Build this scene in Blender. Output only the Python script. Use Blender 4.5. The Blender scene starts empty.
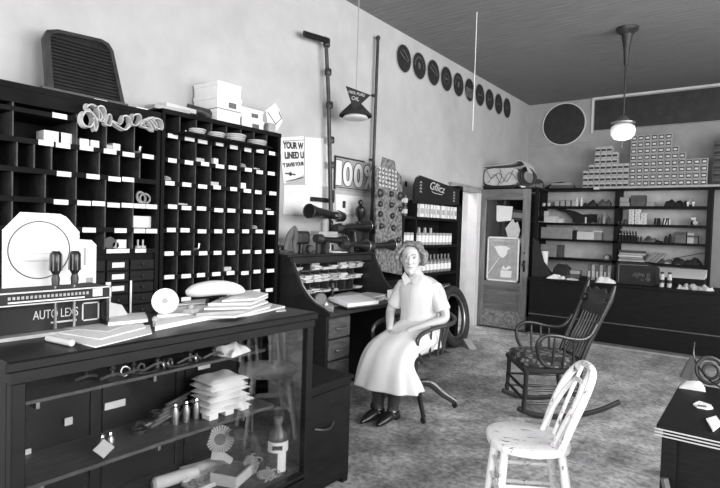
import bpy, bmesh, math, random
from mathutils import Vector, Matrix, noise
random.seed(7)
PI = math.pi
C = bpy.context.scene.collection

# ------------------------------------------------------------------ camera
YAW, PITCH, ROLL, FPX = -0.64776399, 0.0318411894, 0.0304352161, 532.353935
EYE = Vector((3.396, 0.0, 1.42))
_cy, _sy, _cp, _sp = math.cos(YAW), math.sin(YAW), math.cos(PITCH), math.sin(PITCH)
_f = Vector((_sy*_cp, _cy*_cp, -_sp)); _r0 = Vector((_cy, -_sy, 0)); _u0 = _r0.cross(_f)
_r = _r0*math.cos(ROLL) + _u0*math.sin(ROLL); _u = _u0*math.cos(ROLL) - _r0*math.sin(ROLL)
cam_data = bpy.data.cameras.new('camera'); cam = bpy.data.objects.new('camera', cam_data); C.objects.link(cam)
cam.matrix_world = Matrix((( _r.x, _u.x, -_f.x, EYE.x), (_r.y, _u.y, -_f.y, EYE.y), (_r.z, _u.z, -_f.z, EYE.z), (0,0,0,1)))
cam_data.sensor_width = 36; cam_data.lens = 36*FPX/720; cam_data.clip_start = .05
bpy.context.scene.camera = cam
def ray(x, y): return _r*((x-360)/FPX) - _u*((y-244)/FPX) + _f
def onx(x, y, v): d = ray(x, y); return EYE + d*((v-EYE.x)/d.x)
def ony(x, y, v): d = ray(x, y); return EYE + d*((v-EYE.y)/d.y)
def onz(x, y, v): d = ray(x, y); return EYE + d*((v-EYE.z)/d.z)

# ------------------------------------------------------------------ materials
MATS = {}
def mat(name, g, rough=.6, var=.12, scale=8, metal=0, stretch=None, bump=0, spec=.5, coat=0, tint=(1, .99, 1.0)):
    if name in MATS: return MATS[name]
    m = bpy.data.materials.new(name); m.use_nodes = True; nt = m.node_tree; N = nt.nodes; b = N['Principled BSDF']
    tc = N.new('ShaderNodeTexCoord'); mp = N.new('ShaderNodeMapping'); nz = N.new('ShaderNodeTexNoise'); cr = N.new('ShaderNodeValToRGB')
    nz.inputs['Scale'].default_value = scale; nz.inputs['Detail'].default_value = 5
    if stretch: mp.inputs['Scale'].default_value = stretch
    lo, hi = g*(1-var), g*(1+var)
    cr.color_ramp.elements[0].position = .3; cr.color_ramp.elements[1].position = .7
    cr.color_ramp.elements[0].color = (lo*tint[0], lo*tint[1], lo*tint[2], 1); cr.color_ramp.elements[1].color = (hi*tint[0], hi*tint[1], hi*tint[2], 1)
    nt.links.new(tc.outputs['Object'], mp.inputs['Vector']); nt.links.new(mp.outputs[0], nz.inputs['Vector'])
    nt.links.new(nz.outputs['Fac'], cr.inputs[0]); nt.links.new(cr.outputs[0], b.inputs['Base Color'])
    b.inputs['Roughness'].default_value = rough; b.inputs['Metallic'].default_value = metal
    b.inputs['Specular IOR Level'].default_value = spec; b.inputs['Coat Weight'].default_value = coat
    if bump:
        bp = N.new('ShaderNodeBump'); bp.inputs['Strength'].default_value = bump; bp.inputs['Distance'].default_value = .01
        nt.links.new(nz.outputs['Fac'], bp.inputs['Height']); nt.links.new(bp.outputs[0], b.inputs['Normal'])
    MATS[name] = m; return m
def glass_mat(name, gloss=.12, tint=.92):
    m = bpy.data.materials.new(name); m.use_nodes = True; nt = m.node_tree; N = nt.nodes
    N.remove(N['Principled BSDF']); out = N['Material Output']
    t = N.new('ShaderNodeBsdfTransparent'); g = N.new('ShaderNodeBsdfGlossy'); mx = N.new('ShaderNodeMixShader'); fr = N.new('ShaderNodeFresnel'); ad = N.new('ShaderNodeMath')
    t.inputs[0].default_value = (tint, tint, tint, 1); g.inputs['Roughness'].default_value = .02; fr.inputs[0].default_value = 1.45
    ad.operation = 'MULTIPLY'; ad.inputs[1].default_value = gloss
    nt.links.new(fr.outputs[0], ad.inputs[0]); nt.links.new(ad.outputs[0], mx.inputs[0])
    nt.links.new(t.outputs[0], mx.inputs[1]); nt.links.new(g.outputs[0], mx.inputs[2]); nt.links.new(mx.outputs[0], out.inputs[0])
    return m
def emit_mat(name, g, s):
    m = bpy.data.materials.new(name); m.use_nodes = True; b = m.node_tree.nodes['Principled BSDF']
    b.inputs['Base Color'].default_value = (g, g, g, 1); b.inputs['Emission Color'].default_value = (1, 1, 1, 1); b.inputs['Emission Strength'].default_value = s
    return m

def plaster(name, g, var, scale):
    m = mat(name, g, .9, var, scale, bump=.15, spec=.2)
    nt = m.node_tree; N = nt.nodes; b = N['Principled BSDF']
    # second, coarse layer: water stains and patches of old plaster
    n2 = N.new('ShaderNodeTexNoise'); n2.inputs['Scale'].default_value = .9; n2.inputs['Detail'].default_value = 6; n2.inputs['Distortion'].default_value = .8
    r2 = N.new('ShaderNodeValToRGB'); r2.color_ramp.elements[0].color = (.66, .65, .66, 1); r2.color_ramp.elements[1].color = (1, 1, 1, 1)
    r2.color_ramp.elements[0].position = .35; r2.color_ramp.elements[1].position = .6
    mx = N.new('ShaderNodeMix'); mx.data_type = 'RGBA'; mx.blend_type = 'MULTIPLY'; mx.inputs['Factor'].default_value = .38
    tc = [n for n in N if n.type == 'TEX_COORD'][0]; src = b.inputs['Base Color'].links[0].from_socket
    nt.links.new(tc.outputs['Object'], n2.inputs['Vector']); nt.links.new(n2.outputs['Fac'], r2.inputs[0])
    nt.links.new(src, mx.inputs[6]); nt.links.new(r2.outputs[0], mx.inputs[7]); nt.links.new(mx.outputs[2], b.inputs['Base Color'])
    return m
WALL = plaster('wall_plaster', .44, .05, 7)
WALLB = plaster('back_wall_plaster', .36, .07, 6)
CEIL = mat('ceiling_boards', .21, .75, .16, 3, stretch=(1, 14, 1), spec=.25)
def _floor():
    m = mat('floor_concrete', .47, .85, .35, 5, bump=.3, spec=.2); nt = m.node_tree; N = nt.nodes; b = N['Principled BSDF']
    n2 = N.new('ShaderNodeTexNoise'); n2.inputs['Scale'].default_value = 1.3; n2.inputs['Detail'].default_value = 9; n2.inputs['Roughness'].default_value = .7
    r2 = N.new('ShaderNodeValToRGB'); r2.color_ramp.elements[0].color = (.45, .45, .46, 1); r2.color_ramp.elements[1].color = (1, 1, 1, 1)
    r2.color_ramp.elements[0].position = .33; r2.color_ramp.elements[1].position = .62
    n3 = N.new('ShaderNodeTexNoise'); n3.inputs['Scale'].default_value = 34; n3.inputs['Detail'].default_value = 6
    r3 = N.new('ShaderNodeValToRGB'); r3.color_ramp.elements[0].color = (.3, .3, .3, 1); r3.color_ramp.elements[0].position = .35; r3.color_ramp.elements[1].position = .62
    mx = N.new('ShaderNodeMix'); mx.data_type = 'RGBA'; mx.blend_type = 'MULTIPLY'; mx.inputs['Factor'].default_value = .9
    my = N.new('ShaderNodeMix'); my.data_type = 'RGBA'; my.blend_type = 'MULTIPLY'; my.inputs['Factor'].default_value = .7
    tc = [n for n in N if n.type == 'TEX_COORD'][0]; src = b.inputs['Base Color'].links[0].from_socket
    nt.links.new(tc.outputs['Object'], n2.inputs['Vector']); nt.links.new(tc.outputs['Object'], n3.inputs['Vector'])
    nt.links.new(n2.outputs['Fac'], r2.inputs[0]); nt.links.new(n3.outputs['Fac'], r3.inputs[0])
    nt.links.new(src, mx.inputs[6]); nt.links.new(r2.outputs[0], mx.inputs[7])
    nt.links.new(mx.outputs[2], my.inputs[6]); nt.links.new(r3.outputs[0], my.inputs[7]); nt.links.new(my.outputs[2], b.inputs['Base Color'])
    return m
FLOOR = _floor()
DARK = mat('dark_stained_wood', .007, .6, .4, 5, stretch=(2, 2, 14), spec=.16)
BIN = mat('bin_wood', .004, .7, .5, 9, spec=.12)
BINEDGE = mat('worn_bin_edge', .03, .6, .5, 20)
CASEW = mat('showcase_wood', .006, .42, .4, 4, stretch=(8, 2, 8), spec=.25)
DESKW = mat('desk_oak', .012, .4, .4, 4, stretch=(8, 2, 8))
DESKL = mat('desk_oak_worn', .055, .4, .4, 6, stretch=(8, 2, 8))
MIDW = mat('door_wood', .17, .5, .3, 4, stretch=(6, 6, 1))
MIDW2 = mat('door_rail_wood', .12, .5, .3, 4, stretch=(1, 6, 6))
SCUFF = mat('scuffed_kick_plate', .17, .6, .6, 30)
TRIMW = mat('painted_trim', .62, .6, .08, 5)
TRIMG = mat('grey_trim', .28, .6, .2, 5)
PAPER = mat('white_paper', .66, .8, .05, 12)
PAPER2 = mat('aged_paper', .46, .8, .12, 12)
CARD = mat('grey_card', .30, .8, .15, 12)
CARDD = mat('dark_card', .085, .75, .25, 12)
BLACK = mat('black_enamel', .008, .3, .3, 10)
MATTE = mat('matt_black', .012, .85, .3, 10)
RUBBER = mat('rubber', .022, .7, .3, 18)
STEEL = mat('tarnished_steel', .30, .35, .3, 14, metal=.9)
BRIGHT = mat('bright_nickel', .75, .2, .1, 14, metal=1)
BRASS = mat('dull_brass', .42, .35, .2, 14, metal=.9)
IRON = mat('dark_iron', .035, .45, .4, 16, metal=.4)
GREYP = mat('grey_paint', .10, .5, .25, 9)
CHALK = mat('chalk_white', .7, .6, .04, 9)
WCHAIR = None
GLASS = glass_mat('case_glass', .28, .95)
DGLASS = glass_mat('door_glass', 1.4, .75)
GLOBE = emit_mat('opal_glass', .8, .12)
INK = mat('printing_ink', .02, .7, .2, 10)
FELT = mat('lining_fabric', .42, .85, .25, 30)
DISC = mat('disc_face', .018, .5, .4, 9)
DISCM = mat('disc_marks', .10, .6, .4, 12)

def _wornwhite():
    m = mat('chipped_white_paint', .74, .45, .03, 5); nt = m.node_tree; N = nt.nodes; b = N['Principled BSDF']
    n2 = N.new('ShaderNodeTexNoise'); n2.inputs['Scale'].default_value = 26; n2.inputs['Detail'].default_value = 8; n2.inputs['Roughness'].default_value = .75
    mp = N.new('ShaderNodeMapping'); mp.inputs['Scale'].default_value = (.6, 1.4, .45)
    r2 = N.new('ShaderNodeValToRGB'); r2.color_ramp.elements[0].color = (.07, .07, .07, 1); r2.color_ramp.elements[1].color = (1, 1, 1, 1)
    r2.color_ramp.elements[0].position = .37; r2.color_ramp.elements[1].position = .44
    mx = N.new('ShaderNodeMix'); mx.data_type = 'RGBA'; mx.blend_type = 'MULTIPLY'; mx.inputs['Factor'].default_value = 1
    tc = [n for n in N if n.type == 'TEX_COORD'][0]; src = b.inputs['Base Color'].links[0].from_socket
    nt.links.new(tc.outputs['Object'], mp.inputs[0]); nt.links.new(mp.outputs[0], n2.inputs['Vector']); nt.links.new(n2.outputs['Fac'], r2.inputs[0])
    nt.links.new(src, mx.inputs[6]); nt.links.new(r2.outputs[0], mx.inputs[7]); nt.links.new(mx.outputs[2], b.inputs['Base Color'])
    return m
WCHAIR = _wornwhite()

# ------------------------------------------------------------------ mesh builder
WM = {}
def rotz(a): return Matrix.Rotation(a, 3, 'Z')
def frame(o, r, u):
    r = Vector(r).normalized(); u = Vector(u); n = r.cross(u).normalized(); u = n.cross(r)
    return Matrix(((r.x, u.x, n.x, o[0]), (r.y, u.y, n.y, o[1]), (r.z, u.z, n.z, o[2]), (0, 0, 0, 1)))
def FX(x, y, z): return frame((x, y, z), (0, 1, 0), (0, 0, 1))      # a sheet on a wall facing +x
def FY(x, y, z): return frame((x, y, z), (1, 0, 0), (0, 0, 1))      # a sheet facing the shop front
def catmull(P, k=6, closed=False):
    P = [Vector(p) for p in P]; n = len(P); out = []
    for i in range(n if closed else n-1):
        if closed: a, b, c, d = P[i-1], P[i], P[(i+1) % n], P[(i+2) % n]
        else: a, b, c, d = P[max(i-1, 0)], P[i], P[i+1], P[min(i+2, n-1)]
        for j in range(k):
            t = j/k; out.append(.5*((2*b)+(c-a)*t+(2*a-5*b+4*c-d)*t*t+(3*b-a-3*c+d)*t**3))
    if not closed: out.append(P[-1])
    return out
class MB:
    def __init__(s): s.bm = bmesh.new()
    def box(s, c, d, rot=None, bev=0):
        r = bmesh.ops.create_cube(s.bm, size=1); vs = r['verts']
        if rot is None: rot = Matrix.Identity(3)
        elif not isinstance(rot, Matrix): rot = rotz(rot)
        for v in vs: v.co = Vector((v.co.x*d[0], v.co.y*d[1], v.co.z*d[2]))
        if bev:
            es = list({e for v in vs for e in v.link_edges}); rr = bmesh.ops.bevel(s.bm, geom=es, offset=min(bev, min(d)*.45), segments=1, affect='EDGES')
            vs = list({v for f in rr['faces'] for v in f.verts} | {v for v in vs if v.is_valid})
            seen = set(vs); st = list(vs)
            while st:
                v = st.pop()
                for e in v.link_edges:
                    o = e.other_vert(v)
                    if o not in seen: seen.add(o); st.append(o)
            vs = list(seen)
        for v in vs: v.co = rot @ v.co + Vector(c)
        return s
    def b2(s, a, b, bev=0):
        return s.box([(a[i]+b[i])/2 for i in range(3)], [abs(a[i]-b[i]) for i in range(3)], None, bev)
    def rings(s, R, closed=False, cap=True):
        L = [[s.bm.verts.new(p) for p in r] for r in R]; n = len(L[0])
        for i in range(len(L) if closed else len(L)-1):
            a, b = L[i], L[(i+1) % len(L)]
            for j in range(n):
                try: s.bm.faces.new((a[j], a[(j+1) % n], b[(j+1) % n], b[j]))
                except ValueError: pass
        if cap and not closed:
            s.bm.faces.new(list(reversed(L[0]))); s.bm.faces.new(L[-1])
        return s
    def tube(s, P, r, n=8, closed=False, smooth=0, flat=None):
        P = [Vector(p) for p in P]
        if smooth: 
            if isinstance(r, (list, tuple)):
                rr = catmull([(q, 0, 0) for q in r], smooth, closed); r = [q.x for q in rr]
            P = catmull(P, smooth, closed)
        m = len(P); R = []; prev = None
        for i in range(m):
            if closed: t = P[(i+1) % m]-P[i-1]
            else: t = P[min(i+1, m-1)]-P[max(i-1, 0)]
            if t.length < 1e-9: t = Vector((0, 0, 1))
            t.normalize()
            if prev is None:
                a = Vector((0, 0, 1)) if abs(t.z) < .9 else Vector((1, 0, 0)); u = t.cross(a).normalized()
            else:
                u = prev - t*prev.dot(t)
                if u.length < 1e-6: u = t.orthogonal()
                u.normalize()
            prev = u; w = t.cross(u); q = r[i] if isinstance(r, (list, tuple)) else r
            f1, f2 = flat if flat else (1, 1)
            R.append([P[i] + (u*math.cos(2*PI*k/n)*f1 + w*math.sin(2*PI*k/n)*f2)*q for k in range(n)])
        return s.rings(R, closed)
    def cyl(s, a, b, r, r2=None, n=14): return s.tube([a, b], [r, r if r2 is None else r2], n)
    def lathe(s, prof, c=(0, 0, 0), M=None, n=20, cap=True):
        R = []
        for (r, z) in prof:
            ring = [Vector((r*math.cos(2*PI*k/n), r*math.sin(2*PI*k/n), z)) for k in range(n)]
            R.append([((M.to_3x3() @ p) if M else p) + Vector(c) for p in ring])
        return s.rings(R, cap=cap)
    def torus(s, c, R, r, axis=(0, 0, 1), n=32, m=8, sq=(1, 1)):
        z = Vector(axis).normalized(); u = z.orthogonal().normalized(); w = z.cross(u); c = Vector(c); L = []
        for i in range(n):
            a = 2*PI*i/n; d = u*math.cos(a)+w*math.sin(a)
            L.append([c + d*(R+r*math.cos(2*PI*k/m)*sq[0]) + z*(r*math.sin(2*PI*k/m)*sq[1]) for k in range(m)])
        return s.rings(L, closed=True)
    def poly(s, pts, M, th=.002):
        bot = [s.bm.verts.new(M @ Vector((p[0], p[1], 0))) for p in pts]; top = [s.bm.verts.new(M @ Vector((p[0], p[1], th))) for p in pts]; n = len(pts)
        s.bm.faces.new(list(reversed(bot))); s.bm.faces.new(top)
        for j in range(n): s.bm.faces.new((bot[j], bot[(j+1) % n], top[(j+1) % n], top[j]))
        return s
    def ball(s, c, r, n=14):
        r = (r, r, r) if not isinstance(r, (list, tuple)) else r; R = []
        h = n//2
        for i in range(h+1):
            a = -PI/2 + PI*(i+.02 if i == 0 else i-.02 if i == h else i)/h
            R.append([Vector((c[0]+r[0]*math.cos(a)*math.cos(2*PI*k/n), c[1]+r[1]*math.cos(a)*math.sin(2*PI*k/n), c[2]+r[2]*math.sin(a))) for k in range(n)])
        return s.rings(R)
    def crumple(s, c, sx, sy, h, amp=.5, n=12, rot=0, sc=9):
        # a closed sheet with folds: flat underside, uneven top
        M = Matrix.Translation(c) @ Matrix.Rotation(rot, 4, 'Z'); T = {}; B = {}
        sd = random.random()*50
        for i in range(n+1):
            for j in range(n+1):
                x, y = (i/n-.5)*sx, (j/n-.5)*sy; e = min(i, j, n-i, n-j)/(n*.5); e = min(1, e*2.0)**.45
                z = h*e*(1-amp*.5+amp*noise.noise(Vector((x*sc+sd, y*sc, 0))))+.002
                wob = 1+.12*noise.noise(Vector((x*5, y*5, sd)))
                T[i, j] = s.bm.verts.new(M @ Vector((x*wob, y*wob, z))); B[i, j] = s.bm.verts.new(M @ Vector((x*wob, y*wob, 0)))
        for i in range(n):
            for j in range(n):
                s.bm.faces.new((T[i, j], T[i+1, j], T[i+1, j+1], T[i, j+1])); s.bm.faces.new((B[i, j], B[i, j+1], B[i+1, j+1], B[i+1, j]))
        bd = [(i, 0) for i in range(n)]+[(n, j) for j in range(n)]+[(i, n) for i in range(n, 0, -1)]+[(0, j) for j in range(n, 0, -1)]
        for k in range(len(bd)):
            a, b = bd[k], bd[(k+1) % len(bd)]; s.bm.faces.new((B[a], B[b], T[b], T[a]))
        return s
    def build(s, name, m, parent=None, sharp=.6):
        bm = s.bm; bmesh.ops.recalc_face_normals(bm, faces=bm.faces)
        for f in bm.faces: f.smooth = True
        for e in bm.edges:
            if len(e.link_faces) == 2 and e.calc_face_angle(0) > sharp: e.smooth = False
        me = bpy.data.meshes.new(name); o = bpy.data.objects.new(name, me); C.objects.link(o)
        if parent is not None:
            W = WM.get(parent, Matrix.Identity(4)); bm.transform(W.inverted()); o.parent = parent; WM[o] = W
        else:
            if bm.verts:
                xs = [v.co.x for v in bm.verts]; ys = [v.co.y for v in bm.verts]; z = min(v.co.z for v in bm.verts)
                L = Vector(((min(xs)+max(xs))/2, (min(ys)+max(ys))/2, z)); bm.transform(Matrix.Translation(-L)); o.location = L; WM[o] = Matrix.Translation(L)
        bm.to_mesh(me); bm.free(); me.materials.append(m)
        return o
def B(a, b, bev=0): return MB().b2(a, b, bev)
def tag(o, label=None, cat=None, group=None, kind=None):
    if label: o['label'] = label
    if cat: o['category'] = cat
    if group: o['group'] = group
    if kind: o['kind'] = kind
    return o
def struct(name, mb, m, parent=None):
    o = mb.build(name, m, parent)
    if parent is None: o['kind'] = 'structure'
    return o
def thing(name, label, cat, loc=(0, 0, 0), rz=0, group=None):
    o = bpy.data.objects.new(name, None); C.objects.link(o); o.location = loc; o.rotation_euler = (0, 0, rz); o.empty_display_size = .05
    WM[o] = Matrix.Translation(loc) @ Matrix.Rotation(rz, 4, 'Z'); return tag(o, label, cat, group)
def single(name, mb, m, label, cat, group=None): return tag(mb.build(name, m), label, cat, group)
def dup(root, loc, rz=0, label=None, group=None):
    r = root.copy(); C.objects.link(r); r.location = loc; r.rotation_euler = (0, 0, rz)
    if label: r['label'] = label
    if group: r['group'] = group
    for ch in list(root.children):
        c = ch.copy(); C.objects.link(c); c.parent = r
        for g in ch.children:
            d = g.copy(); C.objects.link(d); d.parent = c
    return r
class Place:
    """first placement moves the prototype itself, later ones copy it"""
    def __init__(s, root): s.root = root; s.used = False
    def __call__(s, loc, rz=0, label=None, group=None):
        if not s.used:
            s.used = True; s.root.location = loc; s.root.rotation_euler = (0, 0, rz)
            if label: s.root['label'] = label
            if group: s.root['group'] = group
            return s.root
        return dup(s.root, loc, rz, label, group)
def text_mesh(body, M, width, height, m, name, parent, ext=.0015, shear=0, bold=0):
    cu = bpy.data.curves.new(name, 'FONT'); cu.body = body; cu.size = 1; cu.extrude = .01; cu.shear = shear; cu.offset = bold; cu.align_x = 'LEFT'
    t = bpy.data.objects.new(name+'_tmp', cu); C.objects.link(t); bpy.context.view_layer.update()
    dg = bpy.context.evaluated_depsgraph_get(); me = bpy.data.meshes.new_from_object(t.evaluated_get(dg)); bpy.data.objects.remove(t); bpy.data.curves.remove(cu)
    xs = [v.co.x for v in me.vertices]; ys = [v.co.y for v in me.vertices]; x0, x1, y0, y1 = min(xs), max(xs), min(ys), max(ys)
    for v in me.vertices: v.co = M @ Vector(((v.co.x-x0)/(x1-x0)*width, (v.co.y-y0)/(y1-y0)*height, (v.co.z+.01)/.02*ext))
    if parent is not None: me.transform(WM.get(parent, Matrix.Identity(4)).inverted())
    me.materials.clear(); me.materials.append(m); me.name = name
    o = bpy.data.objects.new(name, me); C.objects.link(o); o.parent = parent; WM[o] = WM.get(parent, Matrix.Identity(4)); return o
# ================================================================== THE ROOM
H = 3.66; BACK = 9.34; RX = 6.4; FY0 = -2.6
struct('floor', B((-2.2, FY0-.1, -.1), (RX+.1, BACK+.1, 0)), FLOOR)
cm = B((-.15, FY0-.1, H+.012), (RX+.1, BACK+.1, H+.14))
k = FY0
while k < BACK:
    cm.b2((0, k+.003, H), (RX, k+.080, H+.013)); k += .083
struct('ceiling', cm, CEIL)
# left wall with the doorway near the back corner
DY0, DY1, DZ = 6.62, 7.36, 1.975
wl = MB()
wl.b2((-.15, FY0-.1, 0), (0, DY0, H)).b2((-.15, DY1, 0), (0, BACK+.1, H)).b2((-.15, DY0, DZ), (0, DY1, H))
struct('wall_left', wl, WALL)
struct('wall_back', B((0, BACK, 0), (RX, BACK+.15, H)), WALLB)
wr = MB(); wr.b2((RX, FY0, 0), (RX+.15, BACK, .8)).b2((RX, FY0, 3.4), (RX+.15, BACK, H))
for a, b in ((FY0, -.4), (1.7, 2.1), (4.2, 4.6), (6.7, BACK)): wr.b2((RX, a, .8), (RX+.15, b, 3.4))
struct('wall_right', wr, WALL)
for n, (a, b) in enumerate(((-.4, 1.7), (2.1, 4.2), (4.6, 6.7))):
    w = struct('window_%d' % (n+4), MB().b2((RX+.04, a, .8), (RX+.1, a+.05, 3.4)).b2((RX+.04, b-.05, .8), (RX+.1, b, 3.4)).b2((RX+.04, a, .8), (RX+.1, b, .86)).b2((RX+.04, a, 3.34), (RX+.1, b, 3.4)), TRIMG)
    struct('window_glass', B((RX+.069, a+.05, .86), (RX+.075, b-.05, 3.34)), GLASS, w)
# shop front: three tall display windows
wf = MB(); wf.b2((0, FY0-.15, 0), (RX, FY0, .6)).b2((0, FY0-.15, 3.45), (RX, FY0, H))
for a, b in ((0, .3), (2.1, 2.4), (4.15, 4.45), (6.1, RX)): wf.b2((a, FY0-.15, .6), (b, FY0, 3.45))
struct('wall_front', wf, WALL)
for n, (a, b) in enumerate(((.3, 2.1), (2.4, 4.15), (4.45, 6.1))):
    w = struct('window_%d' % (n+1), MB().b2((a, FY0-.1, .6), (a+.05, FY0-.04, 3.45)).b2((b-.05, FY0-.1, .6), (b, FY0-.04, 3.45)).b2((a, FY0-.1, .6), (b, FY0-.04, .66)).b2((a, FY0-.1, 3.39), (b, FY0-.04, 3.45)).b2((a, FY0-.1, 2.6), (b, FY0-.04, 2.65)), TRIMG)
    struct('window_glass', B((a+.05, FY0-.075, .66), (b-.05, FY0-.069, 3.39)), GLASS, w)
# casing round the doorway
t = MB(); t.b2((0, DY0-.11, 0), (.035, DY0, DZ)).b2((0, DY1, 0), (.035, DY1+.03, DZ)); t.b2((-.15, DY0, 0), (0, DY0+.025, DZ)).b2((-.15, DY1-.025, 0), (0, DY1, DZ))
struct('trim_1', t, TRIMW)
struct('trim_2', MB().b2((0, DY0-.2, DZ), (.04, DY1+.02, DZ+.06)).b2((0, DY0-.22, DZ+.06), (.06, DY1+.03, DZ+.085)), TRIMG)
struct('baseboard_left', B((0, 4.3, 0), (.02, 6.5, .16)), MIDW2)
struct('trim_3', B((1.05, BACK-.02, 3.085), (1.085, BACK, H)), TRIMW)
struct('trim_4', B((1.085, BACK-.03, 3.63), (RX, BACK, H)), TRIMW)
struct('trim_5', B((0, BACK-.008, 2.93), (1.05, BACK, 2.945)), CARD)
# room beyond the doorway
struct('wall_passage', MB().b2((-1.6, 5.9, 0), (-1.5, 9.2, 2.6)).b2((-1.5, 9.1, 0), (-.15, 9.2, 2.6)).b2((-1.5, 5.9, 0), (-.15, 6.0, 2.6)).b2((-1.6, 5.9, 2.6), (-.15, 9.2, 2.7)), TRIMW)
struct('trim_6', B((-1.5, 8.25, 0), (-1.47, 8.33, 1.85)), DARK)

# the open glazed door, swung back into the shop
dr = struct('door_1', MB().b2((.03, 7.40, .02), (.115, 7.44, 2.03)).b2((.665, 7.40, .02), (.765, 7.44, 2.03)), MIDW)
dr_rail = struct('door_rail', MB().b2((.115, 7.40, 1.885), (.665, 7.44, 2.03)).b2((.115, 7.40, .60), (.665, 7.44, .69)).b2((.115, 7.40, .02), (.665, 7.44, .16)).b2((.09, 7.385, 1.875), (.69, 7.40, 1.90), .003), MIDW2, dr)
struct('door_panel', MB().b2((.115, 7.412, .16), (.665, 7.428, .60)).b2((.16, 7.404, .37), (.62, 7.412, .56), .004), MIDW2, dr)
struct('kick_plate', B((.115, 7.397, .03), (.745, 7.3995, .27)), SCUFF, dr)
struct('door_glass', B((.115, 7.417, .69), (.665, 7.423, 1.885)), DGLASS, dr)
struct('door_handle', MB().b2((.70, 7.393, .86), (.735, 7.40, 1.02), .003).ball((.717, 7.365, .96), .026).cyl((.717, 7.40, .96), (.717, 7.37, .96), .009), BLACK, dr)
struct('door_lock', MB().cyl((.717, 7.40, 1.12), (.717, 7.39, 1.12), .014), BRIGHT, dr)
struct('hinge', MB().cyl((.022, 7.385, 1.70), (.022, 7.385, 1.80), .009).cyl((.022, 7.385, .25), (.022, 7.385, .35), .009), IRON, dr)

# poster and paper stuck on the door glass, plus an added bright patch
p = thing('door_poster', 'dark poster with white border, hand with a line and a carton, on the door glass', 'poster', (.40, 7.413, .69))
x0, x1, z0, z1 = .155, .635, .695, 1.34
B((x0, 7.409, z0), (x1, 7.413, z1)).build('sheet', CARD, p)
MB().b2((x0, 7.407, z0), (x0+.022, 7.409, z1)).b2((x1-.022, 7.407, z0), (x1, 7.409, z1)).b2((x0, 7.407, z0), (x1, 7.409, z0+.024)).b2((x0, 7.407, z1-.024), (x1, 7.409, z1)).build('border', PAPER, p)
tt = MB(); random.seed(3)
for row, (za, n, hh) in enumerate(((1.265, 12, .045), (1.195, 3, .03))):
    for i in range(n):
        a = x0+.05+i*(x1-x0-.1)/n; wdt = (x1-x0-.1)/n*.8
        if row and i == 1: continue
        tt.tube([(a, 7.4075, za+random.uniform(-.01, .01)), (a+wdt*.3, 7.4075, za+hh), (a+wdt*.6, 7.4075, za), (a+wdt, 7.4075, za+hh*.8)], .005, 5, smooth=3)
tt.build('lettering', PAPER2, p)
MB().poly([(-.11, .09), (-.04, .11), (.06, .11), (.13, .08), (.09, .05), (.08, -.01), (.03, -.06), (-.01, -.06), (-.06, 0)], FY(.375, 7.408, 1.10), .001).build('hand', PAPER, p)
MB().cyl((.345, 7.4075, 1.04), (.175, 7.4075, .79), .006, n=6).build('line', PAPER, p)
MB().poly([(0, 0), (.16, 0), (.17, .1), (0, .1)], FY(.37, 7.408, .755), .001).poly([(.02, .11), (.05, .17), (.08, .12), (.13, .17), (.17, .14), (.1, .105)], FY(.36, 7.408, .76), .001).build('carton_picture', PAPER, p)
single('paper_sheet', MB().poly([(0, 0), (.2, .02), (.2, .04), (.215, .22), (0, .235), (-.03, .235), (-.025, .02)], FY(.30, 7.413, 1.56), .002), PAPER, 'small white sheet of paper stuck high on the door glass', 'paper')
single('paper_sheet', MB().poly([(0, 0), (.16, 0), (.18, .1), (.14, .22), (.1, .2), (.07, .26), (.02, .2), (-.04, .12)], FY(.455, 7.4135, 1.345), .0015), PAPER2, 'bright patch in the door glass, added as a pale flat shape above the poster', 'paper')  # bright patch in the glass, put in as a flat pale shape

# ------------------------------------------------------------------ ceiling lamp with globe
lx, ly = 2.125, 6.36
g = thing('pendant_lamp', 'ceiling pendant lamp with white glass globe under a metal cap', 'lamp', (lx, ly, 2.42))
MB().lathe([(.115, H), (.11, H-.03), (.06, H-.07), (.035, H-.2), (.02, H-.40)], (lx, ly, 0)).build('ceiling_canopy', IRON, g)
MB().cyl((lx, ly, H-.40), (lx, ly, 2.70), .009).build('rod', IRON, g)
MB().lathe([(.02, 2.72), (.045, 2.70), (.07, 2.665), (.125, 2.645), (.125, 2.63), (.07, 2.625)], (lx, ly, 0)).build('metal_cap', STEEL, g)
MB().lathe([(.07, 2.63), (.115, 2.60), (.128, 2.56), (.12, 2.51), (.085, 2.465), (.03, 2.45), (.012, 2.448)], (lx, ly, 0)).build('globe', GLOBE, g)
MB().cyl((lx, ly, 2.449), (lx, ly, 2.40), .006).ball((lx, ly, 2.385), .014).build('pull_chain', IRON, g)

# hanging shade lamp by the left wall
a = onx(356, 100, .30); a = Vector((a.x, a.y, 2.60))
g = thing('hanging_lamp', 'dark cone shade lamp on a long cord with a lettered tag', 'lamp', (a.x, a.y, 2.5))
MB().cyl((a.x, a.y, 2.56), (a.x+.0, a.y, H), .005, n=6).build('cord', CARD, g)
MB().lathe([(.03, 2.59), (.045, 2.58), (.15, 2.475), (.155, 2.455), (.148, 2.453), (.04, 2.56)], (a.x, a.y, 0), n=24).build('shade', MATTE, g)
MB().lathe([(.105, 2.461), (.12, 2.437), (.10, 2.427), (.06, 2.427)], (a.x, a.y, 0)).build('reflector_rim', CHALK, g)
F = frame((a.x+.10, a.y-.17, 2.50), (.8, .6, 0), (0, 0, 1)) @ Matrix.Rotation(-.22, 4, 'Z')
tg = MB().poly([(-.11, .165), (.13, .14), (.03, -.01), (-.0, -.01)], F, .003).build('tag', MATTE, g)
text_mesh('100% PURE', F @ Matrix.Translation((-.07, .11, .003)), .15, .025, PAPER2, 'tag_lettering', tg)
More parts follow.
